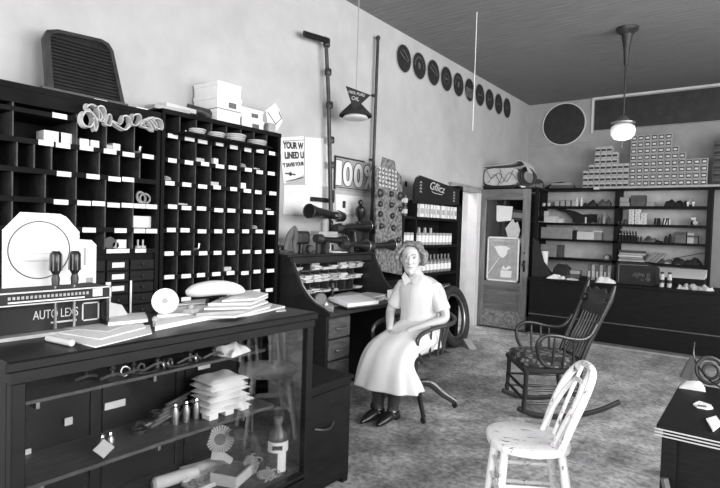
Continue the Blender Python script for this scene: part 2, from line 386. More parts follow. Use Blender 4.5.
text_mesh('OIL', F @ Matrix.Translation((-.03, .06, .003)), .07, .032, PAPER2, 'tag_lettering', tg)
# thin wire hanging from the ceiling
w0 = onz(477, 12, H)
single('hanging_wire', MB().cyl((w0.x, w0.y, 2.45), (w0.x, w0.y, H), .004, n=6), CHALK, 'thin pale wire hanging straight down from the ceiling past the wall discs', 'wire')

# ------------------------------------------------------------------ ten wall discs and the back wall signs
ordn = ['first', 'second', 'third', 'fourth', 'fifth', 'sixth', 'seventh', 'eighth', 'ninth', 'tenth']
for i in range(10):
    y, z = 5.21+i*.3435, 3.375+i*.004
    g = thing('wall_disc', '%s of ten dark round discs on the left wall, counting from the near end' % ordn[i] if i < 9 else 'last of the ten dark round discs on the left wall, nearest the back corner', 'wall disc', (0, y, z-.16), 0, 'round discs along the top of the left wall')
    Mx = FX(0, 0, 0)
    MB().lathe([(.155, 0), (.158, .004), (.155, .008)], (0, y, z), Mx, 36).build('disc', DISC, g)
    random.seed(i+20); e = MB()
    if i in (0, 2):   # winged emblem
        e.tube([(.0095, y-.09, z+.06), (.0095, y-.02, z+.02), (.0095, y+.09, z-.02)], .006, 5, smooth=4); e.tube([(.0095, y-.06, z+.09), (.0095, y+.02, z+.07), (.0095, y+.10, z+.0)], .005, 5, smooth=4)
    elif i in (1, 4):  # ring of lettering
        for q in range(10):
            an = q*PI/9; e.box((.0095, y+.10*math.cos(an), z+.10*math.sin(an)), (.003, .018, .018))
        e.box((.0095, y, z), (.003, .05, .07))
    elif i == 5: e.box((.0095, y, z-.04), (.003, .22, .13))
    else:
        e.torus((.0095, y, z), .07, .003, (1, 0, 0), 24, 5); e.box((.0095, y, z), (.003, .10, .02))
    e.build('emblem', DISCM, g)
    MB().torus((.006, y, z), .158, .006, (1, 0, 0), 36, 6).build('rim', CARD, g)
c = (.605, BACK, 3.275)
g = thing('round_sign', 'big plain dark round sign high in the corner of the back wall', 'sign', (c[0], BACK, 2.9))
MB().lathe([(.345, 0), (.345, .015)], (c[0], BACK-.0, c[2]), FY(0, 0, 0), 48).build('face', DISC, g)
MB().torus((c[0], BACK-.01, c[2]), .352, .012, (0, 1, 0), 48, 6).build('rim', TRIMW, g)
g = thing('long_sign_board', 'long dark signboard across the top of the back wall', 'sign', (3, BACK, 3.1))
B((1.10, BACK-.025, 3.125), (5.2, BACK-.002, 3.61)).build('board', DISC, g)
MB().b2((1.10, BACK-.03, 3.115), (5.2, BACK-.002, 3.125)).build('lower_edge', CARD, g)

# ------------------------------------------------------------------ stand pipes on the left wall
g = thing('wall_standpipe', 'dark jointed pipe with a flat arm on top, rising from behind the desk', 'pipe', (.08, 3.97, 1.17))
a, b = onx(333, 200, .08), onx(326, 41, .08)
b1 = onx(328.5, 95, .08)
MB().tube([(a.x, a.y, 1.19), b1, b], [.022, .019, .017], 10).build('pipe', IRON, g)
for q in ((328, 72), (329.5, 105), (331, 140), (331.8, 165)):
    c = onx(q[0], q[1], .08); MB().lathe([(.03, -.03), (.034, -.02), (.034, .02), (.028, .03)], c, n=12).build('collar', IRON, g)
c = onx(304, 33.5, .10); d = onx(329, 41, .10)
MB().tube([c, d], .028, 8, flat=(.55, 1)).build('flat_arm', BLACK, g)
g2 = onx(330, 43, .1); MB().cyl(b, (b.x+.02, b.y, b.z+.02), .03).ball((b.x, b.y+.01, b.z-.03), .035).build('swivel_joint', IRON, g)
a, b = onx(372, 250, .05), onx(378, 38, .05)
g = thing('wall_pipe', 'thin straight dark pipe standing upright beside the 100 percent poster', 'pipe', (.05, 4.62, 1.1))
MB().cyl((.05, 4.61, 1.18), b, .017, n=10).build('pipe', IRON, g)
MB().ball(b, .026).build('knob', IRON, g)
for q in (160, 95): 
    c = onx(374, q, .04); MB().box((.02, b.y, c.z), (.04, .06, .02)).build('wall_clip', IRON, g)

# ------------------------------------------------------------------ posters on the left wall
g = thing('wall_poster', 'white poster reading YOUR W LINED U, beside the parts bins', 'poster', (.012, 3.42, 1.80))
P = [onx(280.5, 137.5, .012), onx(304, 136, .012), onx(304.5, 175, .012), onx(284, 184, .012), onx(281.5, 160, .012)]
MB().poly([(p.y, p.z) for p in reversed(P)], FX(.004, 0, 0), .004).build('sheet', PAPER, g)
def wt(body, pa, pb, h, m, parent, X=.0095, **k):
    a, b = onx(pa[0], pa[1], X), onx(pb[0], pb[1], X); d = (b-a); return text_mesh(body, frame((X, a.y, a.z), (0, d.y, d.z), (0, 0, 1)), d.length, h, m, 'lettering', parent, **k)
wt('YOUR W', (283, 148.5), (303.5, 149.5), .062, INK, g, bold=.045)
wt('LINED U', (285, 159), (304, 158.5), .062, INK, g, bold=.045)
wt("'T SAVES YOUR", (283, 167.5), (304, 165.5), .038, INK, g, bold=.045)
q = onx(290.5, 174, .0095); e = MB(); e.lathe([(.018, 0), (.018, .0015)], (.0085, q.y, q.z), FX(0, 0, 0), 16)
e.box((.0095, q.y, q.z), (.0015, .13, .012)).build('emblem', INK, g)
q0, q1 = onx(286, 181.5, .0095), onx(303, 177.5, .0095); MB().tube([q0, q1], .004, 5).build('small_print', INK, g)
q0, q1 = onx(283, 141, .0095), onx(304, 140, .0095); MB().tube([q0, q1], .002, 5).build('rule', INK, g)
def sheet(lbl, X, pts, m, name='wall_sheet', cat='paper', th=.002):
    P = [onx(a, b, X) for a, b in pts]; return single(name, MB().poly([(p.y, p.z) for p in reversed(P)], FX(X, 0, 0), th), m, lbl, cat)
sheet('large blank white sheet pinned to the wall right of the lettered poster', .0045, ((304.5, 137), (331, 139), (331, 186), (325, 186.5), (304.5, 184.5)), PAPER)
sheet('wide blank sheet on the wall above the horn on the desk', .002, ((284, 185), (322, 185), (322, 216), (283, 214)), PAPER)
sheet('narrow blank paper strip below the 100 percent poster', .002, ((335.5, 194), (375, 198), (375, 215), (336, 214)), PAPER)
g = thing('black_wall_rail', 'short black rail fixed to the wall below the standpipe', 'rail', (.03, 3.85, 1.65))
q0, q1 = onx(313, 199, .04), onx(333, 199, .04); B((.0, q0.y, q0.z-.02), (.04, q1.y+.02, q0.z+.02)).build('bar', BLACK, g)
q0, q1 = onx(333, 201, .03), onx(333.5, 190, .03); B((.0, q1.y-.015, q0.z), (.035, q1.y+.015, q1.z)).build('end_bracket', IRON, g)
# 100% poster
g = thing('percent_poster', 'grey poster with huge pale 100% on the left wall', 'poster', (.01, 4.37, 1.78))
MB().poly([(4.02, 1.785), (4.74, 1.775), (4.74, 2.09), (4.5, 2.115), (4.02, 2.12)], FX(.004, 0, 0), .004).build('sheet', CARD, g)
for z in (1.81,): B((.008, 4.02, z-.004), (.0095, 4.74, z+.004)).build('border_line', INK, g)
MB().b2((.008, 4.02, 2.10), (.02, 4.5, 2.115)).b2((.008, 4.02, 1.785), (.02, 4.035, 2.115)).build('frame', INK, g)
dx = 4.045
for ch, wd in (('1', .09), ('0', .155), ('0', .155), ('%', .20)):
    text_mesh(ch, FX(.0085, dx-.012, 1.822), wd+.02, .262, INK, 'digit_outline', g, bold=.06)
    text_mesh(ch, FX(.010, dx, 1.83), wd, .245, PAPER, 'digit', g, bold=.03); dx += wd+.022
q = onx(345, 205, .02); single('wall_tag', B((0, q.y-.02, q.z-.03), (.012, q.y+.02, q.z+.04)), INK, 'tiny dark tag on the wall under the 100 percent poster', 'tag')

# ------------------------------------------------------------------ parts bins
FXB = .35; BZ = [1.966-.151*k for k in range(8)]; TOPZ = 2.13
RY = [1.944, 2.053, 2.179, 2.302, 2.43, 2.56, 2.684, 2.811, 2.935]
def label_card(parent, y, z, w=.07, h=.027):
    o = B((FXB, y-w/2, z-h/2), (FXB+.003, y+w/2, z+h/2)); return o.build('label_card', PAPER, parent)
g = thing('parts_bin_cabinet', 'tall dark cabinet of open parts bins, eight columns, beside the lettered wall poster', 'parts cabinet', (.18, 2.44, 0), 0, 'parts bin cabinets')
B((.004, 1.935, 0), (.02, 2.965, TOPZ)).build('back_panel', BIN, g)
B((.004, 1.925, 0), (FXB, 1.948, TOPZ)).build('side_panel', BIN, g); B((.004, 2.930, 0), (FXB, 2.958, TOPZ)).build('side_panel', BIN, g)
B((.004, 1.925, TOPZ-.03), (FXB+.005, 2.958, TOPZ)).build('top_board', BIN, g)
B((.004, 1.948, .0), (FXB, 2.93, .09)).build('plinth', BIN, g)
zz = BZ + [BZ[-1]-.151*k for k in range(1, 6)]
for z in zz: B((.02, 1.948, z-.016), (FXB, 2.93, z+.012)).build('shelf', BIN, g)
for y in RY[1:-1]: MB().b2((.02, y-.004, .09), (FXB-.004, y+.004, TOPZ-.03)).b2((FXB-.004, y-.0025, .09), (FXB-.001, y+.0025, TOPZ-.03)).build('divider', BINEDGE, g)
random.seed(5)
for k, z in enumerate(BZ):
    for i in range(8):
        if k == 7 and i in (2, 3): continue
        label_card(g, (RY[i]+RY[i+1])/2+random.uniform(-.012, .012), z-.002+random.uniform(-.004, .004), random.uniform(.06, .075))
for i in (0, 3, 5, 7): label_card(g, (RY[i]+RY[i+1])/2, TOPZ-.014)

g = thing('parts_bin_cabinet', 'tall dark cabinet of wider parts bins and small drawers, below the leaning radiator grille', 'parts cabinet', (.18, 1.35, 0), 0, 'parts bin cabinets')
LY0, LY1 = .74, 1.915; TOPZ = 2.098
B((.004, LY0, 0), (.02, LY1, TOPZ)).build('back_panel', BIN, g)
B((.004, LY0, 0), (FXB, LY0+.025, TOPZ)).build('side_panel', BIN, g); B((.004, LY1-.025, 0), (FXB, LY1, TOPZ)).build('side_panel', BIN, g)
B((.004, LY0, TOPZ-.03), (FXB+.005, LY1, TOPZ)).build('top_board', BIN, g)
B((.004, LY0+.025, TOPZ-.10), (FXB, LY1-.025, TOPZ-.03)).build('top_rail', BIN, g)
A = LY0+.025; E_ = LY1-.025
wide = [A, .93, 1.09, 1.245, 1.404, 1.57, 1.741, E_]; half = [A, .87, .99, 1.11, 1.19, 1.275, 1.407, 1.532, 1.65, 1.78, E_]
rows = [(TOPZ-.1, BZ[1], [A, 1.09, 1.404, 1.57, 1.741, E_]), (BZ[1], BZ[2], half), (BZ[2], BZ[3], wide), (BZ[3], BZ[4], wide), (BZ[4], 1.235, [A, 1.09, 1.245, 1.404, 1.57, 1.741, E_])]
B((.02, A, BZ[0]-.012), (FXB, 1.404, BZ[0]+.012)).build('shelf', BIN, g)
for z in BZ[1:5]+[1.235]: B((.02, A, z-.016), (FXB, E_, z+.012)).build('shelf', BIN, g)
for (zt, zb, ys) in rows:
    for y in ys[1:-1]: MB().b2((.02, y-.004, zb), (FXB-.004, y+.004, zt)).b2((FXB-.004, y-.003, zb+.012), (FXB-.001, y+.003, zt-.016)).build('divider', BINEDGE, g)
B((.02, A, 0), (FXB-.02, E_, 1.22)).build('lower_case', BIN, g)
for k in range(7):
    z = 1.15-.07*k
    for a, b in ((1.585, 1.72), (1.73, 1.885), (1.30, 1.575), (1.02, 1.29)):
        d = B((FXB-.02, a, z-.031), (FXB, b, z+.031), .002).build('drawer', DARK, g)
        if a == 1.585 and k < 3: B((FXB, a+.03, z-.014), (FXB+.003, a+.105, z+.016)).build('drawer_label', PAPER, d)
        else: MB().ball((FXB+.008, (a+b)/2, z), .009, 8).build('knob', IRON, d)
for q in ((100.7, 102), (142, 110), (59.7, 116), (46, 143), (63, 145.5), (86.5, 148), (110, 151.5), (128.5, 154.5), (148, 156.5), (64, 174), (93, 176.5), (114.5, 179), (128, 179.5),
          (61, 202), (84, 203), (98.5, 203.5), (113.5, 205), (127.5, 205.3), (139.7, 206), (151.5, 206.6), (89, 230), (120.5, 230.5), (139.5, 230.8), (151.5, 231)):
    p = onx(q[0], q[1], FXB); B((FXB, p.y-.037, p.z-.014), (FXB+.003, p.y+.037, p.z+.013)).build('label_card', PAPER, g)
for q in ((118, 252, .14), (140.5, 251, .07)):
    p = onx(q[0], q[1], FXB); B((FXB, p.y-q[2]/2, 1.222), (FXB+.003, p.y+q[2]/2, 1.246)).build('label_card', PAPER, g)

# small stock lying in the bins: every piece its own thing
random.seed(11)
def bin_piece(kind, y, z, i, m, where):
    x = FXB-.06
    if kind == 'carton': mb = MB().box((x, y, z+.022), (.05, .05, .044), random.uniform(-.3, .3), .002)
    elif kind == 'spark_plug': mb = MB().cyl((x, y-.03, z+.012), (x+.01, y+.01, z+.012), .011).cyl((x+.01, y+.01, z+.012), (x+.015, y+.035, z+.012), .006)
    elif kind == 'pipe_fitting': mb = MB().tube([(x, y-.03, z+.012), (x, y+.01, z+.012), (x, y+.02, z+.05)], .011, 8, smooth=3)
    elif kind == 'wire_coil': mb = MB().torus((x, y, z+.014), .028, .006, (0, 0, 1), 20, 6).torus((x, y, z+.026), .024, .006, (0, .2, 1), 20, 6)
    else: mb = MB().box((x, y, z+.015), (.05, .07, .03), random.uniform(-.5, .5), .004)
    return single(kind, mb, m, '%s in the bins, %s' % where, kind.replace('_', ' '), 'small stock lying in the parts bins')
names = {'carton': ('small white carton', PAPER), 'spark_plug': ('loose spark plug', STEEL), 'pipe_fitting': ('bent pipe fitting', STEEL), 'wire_coil': ('little coil of wire', CARD), 'packet': ('pale folded packet', PAPER2)}
rown = ['top row', 'second row', 'third row', 'fourth row', 'fifth row', 'sixth row', 'seventh row', 'bottom row']
for (r, c, kd) in ((0, 1, 'pipe_fitting'), (0, 4, 'wire_coil'), (0, 6, 'packet'), (1, 2, 'packet'), (1, 3, 'carton'), (1, 5, 'wire_coil'), (1, 6, 'spark_plug'), (2, 3, 'packet'), (2, 5, 'carton'), (2, 0, 'wire_coil'), (3, 7, 'spark_plug'), (3, 1, 'spark_plug'), (4, 6, 'wire_coil'), (5, 2, 'pipe_fitting'), (6, 4, 'packet')):
    nm, m = names[kd]; bin_piece(kd, (RY[c]+RY[c+1])/2, BZ[r]+.012, 0, m, (nm, '%s, %s column of the eight-column cabinet' % (rown[r], ordn[c])))
for (q, kd, w) in (((83, 143), 'carton', 'at the left of the tall row'), ((93, 144), 'carton', 'second from the left in the tall row'), ((107, 147), 'packet', 'in the middle of the tall row'), ((114, 149), 'carton', 'right of middle in the tall row'), ((137, 151), 'pipe_fitting', 'in the last bin of the tall row')):
    p = onx(q[0], q[1], FXB-.06); nm, m = names[kd]; bin_piece(kd, p.y, BZ[1]+.012, 0, m, (nm, w))
for q, w in (((52, 140), 'leftmost'), ((66, 141), 'second')):
    p = onx(q[0], q[1], FXB-.06); single('carton', B((.2, p.y-.045, BZ[1]+.012), (.3, p.y+.045, BZ[1]+.075), .002), PAPER, 'long white carton %s in the tall bin row under the grille' % w, 'carton', 'small stock lying in the parts bins')
p = onx(142, 222, .28); single('carton', B((.18, p.y-.075, BZ[4]+.012), (.30, p.y+.06, BZ[4]+.085), .002), PAPER, 'large white carton in the bin at the right end of the wide cabinet', 'carton', 'small stock lying in the parts bins')
p = onx(142, 198, .28); single('wire_coil', MB().torus((.27, p.y, BZ[3]+.05), .035, .008, (1, .3, .2), 20, 6).torus((.28, p.y+.02, BZ[3]+.045), .03, .007, (1, -.4, .2), 20, 6), CARD, 'tangle of pale wire above the large white carton in the bins', 'wire coil', 'small stock lying in the parts bins')
for q, rr, w in (((109, 243), .035, 'dark round gauge'), ((115, 245), .02, 'small clear insulator')):
    p = onx(q[0], q[1], .30); single('gauge' if rr > .03 else 'insulator', MB().cyl((.28, p.y, 1.247+rr), (.31, p.y, 1.247+rr), rr, n=18), IRON if rr > .03 else CARD, w+' on the small ledge above the drawers', 'gauge' if rr > .03 else 'insulator')
p = onx(119, 246, .28); single('carton', B((.25, p.y-.03, 1.247), (.31, p.y+.03, 1.30)), PAPER, 'small upright white carton on the ledge above the drawers', 'carton')
for i, q in enumerate((136, 141)):
    p = onx(q, 246, .28); single('inkwell_post', MB().cyl((.30, p.y, 1.247), (.30, p.y, 1.30), .006).cyl((.30, p.y, 1.247), (.30, p.y, 1.262), .018), PAPER2, ('left' if i == 0 else 'right')+' of two small pale posts on the ledge above the drawers', 'fitting')

# fan belts hung along the top of the wide cabinet
def belt(P, w, lbl, m=FELT):
    P = catmull([onx(a, b, X) for a, b, X in P], 6, True); n = len(P); R = []
    for i, p in enumerate(P):
        t = (P[(i+1) % n]-P[i-1]).normalized(); s_ = Vector((1, .25, .15)); s_ = (s_-t*s_.dot(t)).normalized(); nn = t.cross(s_)
        R.append([p+s_*w/2+nn*.004, p-s_*w/2+nn*.004, p-s_*w/2-nn*.004, p+s_*w/2-nn*.004])
    return single('fan_belt', MB().rings(R, closed=True), m, lbl, 'belt', 'belts and linings hung over the parts bins')
belt([(80, 119, .40), (84, 112, .42), (90, 114, .40), (92, 121, .38), (89, 127, .38), (83, 126, .40)], .035, 'pale looped belt, the leftmost hanging over the wide bins')
belt([(86, 108, .41), (90, 105, .43), (96, 109, .40), (100, 117, .38), (97, 121, .38), (91, 114, .41)], .035, 'pale looped belt crossing over the leftmost one')
belt([(97, 108, .42), (101, 107, .43), (103.5, 112, .41), (102, 120, .38), (98, 121, .38), (96.5, 114, .40)], .035, 'pale belt hanging upright, third from the left')
belt([(92, 122, .38), (94, 118, .40), (96, 125, .38), (94, 131, .375)], .03, 'short pale belt hanging lowest of the row')
belt([(104, 124, .38), (107, 115, .41), (109.5, 117, .40), (109, 125, .375)], .03, 'narrow upright pale belt in the middle of the row')
belt([(110, 121, .385), (118, 124, .375), (123, 117, .41), (128, 118, .42), (128.5, 125, .38), (124, 130, .375), (117, 127, .375)], .032, 'widest pale belt, twisted like a figure eight')
belt([(130, 121, .38), (133, 115.5, .41), (138, 115, .42), (139, 119, .40), (135, 125, .375), (131, 125, .375)], .032, 'pale round belt right of the widest one')
for i in range(4):
    a = 141+i*2.2; z = 131-i*1.2
    belt([(a-1, 126-i*1.5, .385), (a+3, 120-i*.8, .42), (a+8, 124-i*1.5, .41), (a+11, 131-i*2, .38), (a+5, 128-i*2, .375)], .02, '%s pale lining in the nested bundle at the right of the belts' % ordn[i])
belt([(151, 124, .38), (154, 119, .42), (160, 121, .42), (161, 128, .385), (157, 129, .375)], .03, 'pale belt hung at the joint between the two bin cabinets')

# radiator grille leaning on the wall on top
TOPZ = 2.13
g = thing('radiator_grille', 'large dark louvred radiator grille leaning on the wall above the bins', 'radiator grille', (.14, 1.5, 2.13))
out = [(1.30, 2.11), (1.30, 2.42), (1.32, 2.465), (1.38, 2.488), (1.63, 2.508), (1.675, 2.495), (1.70, 2.455), (1.75, 2.11)]
Mr = frame((.19, 0, 2.13), (0, 1, 0), (-.18, 0, 1)); Mr = Mr @ Matrix.Translation((0, -2.13, 0))
inn = [(1.335, 2.135), (1.335, 2.425), (1.35, 2.45), (1.385, 2.468), (1.625, 2.487), (1.655, 2.477), (1.678, 2.45), (1.722, 2.135)]
fr_ = MB()
for i in range(len(out)):
    j = (i+1) % len(out); fr_.poly([out[i], out[j], inn[j], inn[i]], Mr, .035)
fr_.build('frame', IRON, g)
MB().poly(list(reversed(inn)), Mr @ Matrix.Translation((0, 0, .004)), .004).build('core', BLACK, g)
for k in range(15):
    z = 2.15+k*.0212; xr = 1.718-(z-2.135)*.13; fb = MB()
    fb.tube([Mr @ Vector((1.338, z, .022)), Mr @ Vector((xr, z+.0, .022))], .0075, 6, flat=(1.0, .55)); fb.build('louvre', mat('dark_louvre', .03, .5, .3, 9), g)
B((.12, 1.27, 2.10), (.24, 1.76, 2.135)).build('foot_rail', IRON, g)

# cardboard boxes and oddments on top of the eight-column cabinet
def lidbox(lbl, x0, x1, y0, y1, z0, z1, m=PAPER, rz=0, lab=True, name='cardboard_box'):
    cx, cy = (x0+x1)/2, (y0+y1)/2; g = thing(name, lbl, 'box', (cx, cy, z0), rz)
    dx, dy, h = (x1-x0)/2, (y1-y0)/2, z1-z0
    def bb(a, b, bev=0):
        mb = MB(); mb.b2(a, b, bev); mb.bm.transform(WM[g]); return mb
    bb((-dx, -dy, 0), (dx, dy, h*.97), .003).build('body', m, g); bb((-dx-.004, -dy-.004, h*.68), (dx+.004, dy+.004, h), .003).build('lid', m, g)
    if lab: bb((dx+.004, -dy*.1, h*.15), (dx+.006, dy*.5, h*.55)).build('printed_label', CARDD, g)
    return g
T = TOPZ+.001
lidbox('lowest white box of the stack of three above the bins', .06, .30, 2.385, 2.59, T, T+.095, lab=False)
lidbox('middle white box with a dark label in the stack above the bins', .03, .305, 2.38, 2.595, T+.10, T+.195)
lidbox('topmost white lidded box of the stack above the bins', .025, .30, 2.385, 2.59, T+.196, T+.29, lab=False)
single('car_horn', MB().tube([(.2, 2.22, T+.055), (.22, 2.29, T+.065), (.2, 2.36, T+.05)], [.05, .03, .05], 12, smooth=3), IRON, 'small dark horn wedged under the stack of white boxes', 'horn')
single('support_block', B((.02, 2.382, T), (.055, 2.58, T+.099)), CARDD, 'dark block behind the lowest box of the stack', 'block')
lidbox('lower flat white box right of the tall stack', .08, .30, 2.61, 2.82, T, T+.075)
lidbox('upper flat white box right of the tall stack', .09, .30, 2.60, 2.81, T+.076, T+.15)
q = onx(268, 120, .2)
e = thing('envelope', 'large pale envelope leaning above the right end of the bins', 'envelope', (.2, 2.95, T+.0))
Me = frame((.33, 0, 0), (0, 1, 0), (-.25, 0, 1))
E4 = [onx(a, b, .30) for a, b in ((264, 130.5), (283.5, 136), (281, 110), (275, 98), (264, 105))]
MB().poly([(2.905, T+.008), (2.95, T+.008), (3.0, T+.05), (3.045, T+.12), (3.01, T+.2), (2.96, T+.25), (2.86, T+.17)], FX(.26, 0, 0), .012).build('body', PAPER, e)
MB().tube([(.274, 2.88, T+.165), (.274, 2.97, T+.085), (.274, 3.03, T+.14), (.274, 3.0, T+.19)], .0035, 5).build('flap_edge', INK, e)
single('brown_package', MB().box((.2, 2.915, T+.04), (.2, .075, .08), .0, .008), CARD, 'grey package beneath the envelope at the end of the bins', 'package')
for i, (q0, q1, X) in enumerate((((160, 107), (190, 112), .3), ((163, 110), (189, 113), .34))):
    a, b = onx(q0[0], q0[1], X), onx(q1[0], q1[1], X); z = T+.02*(2-i)
    single('catalogue_stack', MB().box(((.17+.05*i), (a.y+b.y)/2, T+.012+.05*(1-i)), (.22, .24, .024 if i else .03), .15*(1-2*i), .002) if i else MB().box((.17, 2.10, T+.042), (.22, .25, .03), .12, .002), PAPER2 if i == 0 else CARD, ('upper' if i == 0 else 'lower')+' flat bundle of papers on top of the bins left of the box stack', 'paper bundle')
def ringstack(q, n, r, lbl, sx=1):
    p = onx(q[0], q[1], .375)
    for i in range(n): single('clutch_facing', MB().torus((.385, p.y+i*.006, p.z+.014*i), r, .014, (0.25, 0, 1), 24, 6, (1, .45)), FELT if i % 2 == 0 else PAPER2, '%s, %s from the bottom' % (lbl, ordn[i]), 'clutch facing', 'clutch facings stacked before the bins')
def ringshelf(y, r):
    # tiny tray carrying the rings in front of the cabinet top
    return y
tr = single('bin_top_tray', B((FXB+.001, 2.00, 1.975), (FXB+.16, 2.72, 1.985)), BIN, 'narrow dark tray along the front of the top bins carrying round linings', 'tray')
for (y, n, r, lb) in ((2.12, 3, .055, 'oval lining in the left pile on the tray'), (2.27, 3, .06, 'round lining in the second pile on the tray'), (2.43, 4, .072, 'round lining in the tall pile on the tray'), (2.63, 3, .072, 'round lining in the right pile on the tray')):
    for i in range(n): single('clutch_facing', MB().torus((.43, y+i*.005, 1.992+.0135*i), r-.012, .014, (0, 0, 1), 24, 6, (1, .45)), FELT if (i+n) % 2 == 0 else PAPER2, '%s, %s from the bottom' % (lb, ordn[i]), 'clutch facing', 'round linings stacked on the tray')
# ================================================================== GLASS SHOWCASE
CX0, CX1, CY0, CY1 = 1.20, 1.67, .62, 1.93
g = thing('glass_showcase', 'dark wooden glass-fronted showcase crowded with parts, in the left foreground', 'display case', (1.43, 1.28, 0))
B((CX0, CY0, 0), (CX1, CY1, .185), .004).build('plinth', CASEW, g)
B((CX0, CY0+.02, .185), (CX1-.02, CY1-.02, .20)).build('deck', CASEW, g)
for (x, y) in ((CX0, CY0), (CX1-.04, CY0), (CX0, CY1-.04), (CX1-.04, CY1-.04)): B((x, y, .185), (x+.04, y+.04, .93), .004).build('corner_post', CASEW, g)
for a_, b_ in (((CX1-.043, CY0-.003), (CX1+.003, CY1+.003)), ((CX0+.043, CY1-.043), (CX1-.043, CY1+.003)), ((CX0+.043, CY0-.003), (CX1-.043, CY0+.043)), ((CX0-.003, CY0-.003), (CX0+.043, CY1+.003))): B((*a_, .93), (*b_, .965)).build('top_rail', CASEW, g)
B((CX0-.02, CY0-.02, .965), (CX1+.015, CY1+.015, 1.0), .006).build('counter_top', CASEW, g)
B((CX1-.03, CY0+.04, .2), (CX1-.001, CY1-.04, .215)).build('bottom_rail', CASEW, g); B((CX0+.04, CY1-.03, .2), (CX1-.04, CY1-.001, .215)).build('bottom_rail', CASEW, g)
B((CX1-.02, CY0+.04, .215), (CX1-.015, CY1-.04, .925)).build('front_glass', GLASS, g)
B((CX0+.04, CY1-.02, .215), (CX1-.04, CY1-.015, .925)).build('end_glass', GLASS, g)
bp = B((CX0, CY0+.04, .2), (CX0+.018, CY1-.04, .93)); bp.build('back_panel', CASEW, g)
B((CX0+.04, CY0, .2), (CX1-.04, CY0+.015, .93)).build('end_panel', CASEW, g)
for y0, y1 in ((.68, 1.1), (1.12, 1.5), (1.52, 1.87)): MB().b2((CX0+.018, y0, .24), (CX0+.026, y0+.03, .9)).b2((CX0+.018, y1-.03, .24), (CX0+.026, y1, .9)).b2((CX0+.018, y0, .24), (CX0+.026, y1, .27)).b2((CX0+.018, y0, .87), (CX0+.026, y1, .9)).build('back_door_frame', CASEW, g)
US, LS = .80, .53
B((CX0+.02, CY0+.04, US-.012), (1.45, 1.82, US)).build('upper_shelf', DESKL, g)
B((CX0+.02, CY0+.04, LS-.014), (1.50, 1.84, LS)).build('lower_shelf', DESKL, g)
for y in (.8, 1.25, 1.70): MB().b2((CX0+.02, y-.006, US-.05), (1.40, y+.006, US-.012)).build('shelf_bracket', STEEL, g); MB().b2((CX0+.02, y-.006, LS-.06), (1.44, y+.006, LS-.014)).build('shelf_bracket', STEEL, g)
def card(y, z, w, lbl): single('price_card', B((CX0+.03, y-w/2, z), (CX0+.034, y+w/2, z+.03)), PAPER2, lbl, 'card')
def inb(p, x0=1.25, x1=1.60): return Vector((min(max(p.x, x0), x1), min(max(p.y, .70), 1.86), p.z))
# upper shelf
random.seed(2)
def vase_fitting(q, lbl, s=1.0):
    p = inb(onz(q[0], q[1], US), 1.25, 1.42); g = thing('brass_fitting', lbl, 'fitting', p, 0, 'shiny fittings on the upper shelf of the showcase')
    mb = MB(); mb.lathe([(.028*s, 0), (.03*s, .006), (.012*s, .014), (.009*s, .04*s), (.016*s, .05*s), (.006*s, .07*s)], p, n=14); mb.build('stem', IRON, g)
    MB().ball((p.x, p.y, p.z+.08*s), .0125*s, 10).build('ball_top', BRIGHT, g)
    MB().tube([(p.x, p.y-.05*s, p.z+.012), (p.x+.02, p.y, p.z+.03*s), (p.x, p.y+.05*s, p.z+.012)], .006, 6, smooth=3).build('side_arm', STEEL, g)
for q, l, s in (((86, 381), 'small bright fitting at the far left of the upper showcase shelf', .8), ((112, 380), 'short bright fitting left of middle on the upper showcase shelf', .9), ((133, 376), 'bright double fitting in the middle of the upper showcase shelf', .9), ((157, 371), 'bright ball-topped fitting in front of the flat dish', 1.25), ((190, 364), 'bright ball-topped fitting second from the right on the upper shelf', 1.2), ((215, 359), 'dark ball-topped fitting beside the crumpled wrapper', 1.1)):
    vase_fitting(q, l, s)
for q, l in (((148, 375), 'flat pale dish left on the upper showcase shelf'), ((183, 369), 'flat pale dish right on the upper showcase shelf')):
    p = inb(onz(q[0], q[1], US), 1.27, 1.40); single('shallow_dish', MB().lathe([(.03, 0), (.07, .014), (.072, .018), (.03, .006)], p, n=24), STEEL, l, 'dish')
for i, q in enumerate(((125, 377), (141, 374), (171, 369), (200, 364), (167, 371))):
    p = inb(onz(q[0], q[1], US), 1.25, 1.43); single('cable_clip', MB().torus((p.x, p.y, p.z+.024), .018, .005, (1, .3*i, .2), 16, 6), STEEL, 'tiny metal clip ring on the upper showcase shelf, %s from the front left' % ordn[i], 'clip', 'metal clip rings on the upper shelf')
p = inb(onz(236, 354, US), 1.28, 1.40)
wr = MB().crumple(p, .11, .16, .06, .9, 12, .3, 22); single('crumpled_wrapper', wr, PAPER, 'crumpled white wrapper at the right end of the upper showcase shelf', 'wrapper')
p = inb(onz(255, 352, US), 1.28, 1.4); single('wrench', MB().box((p.x, p.y, US+.008), (.02, .11, .008), .3, .002).torus((p.x-.016, p.y+.055, US+.008), .012, .005, (0, 0, 1), 14, 6), BRIGHT, 'small bright wrench beside the crumpled wrapper', 'wrench')
card(1.62, .70, .07, 'pale price card on the back of the showcase above the folded cloths'); card(1.17, .62, .09, 'pale price card in the middle of the showcase back'); card(.98, .60, .03, 'small square price card left on the showcase back')
card(.83, .52, .03, 'lowest small square price card at the left of the showcase back')
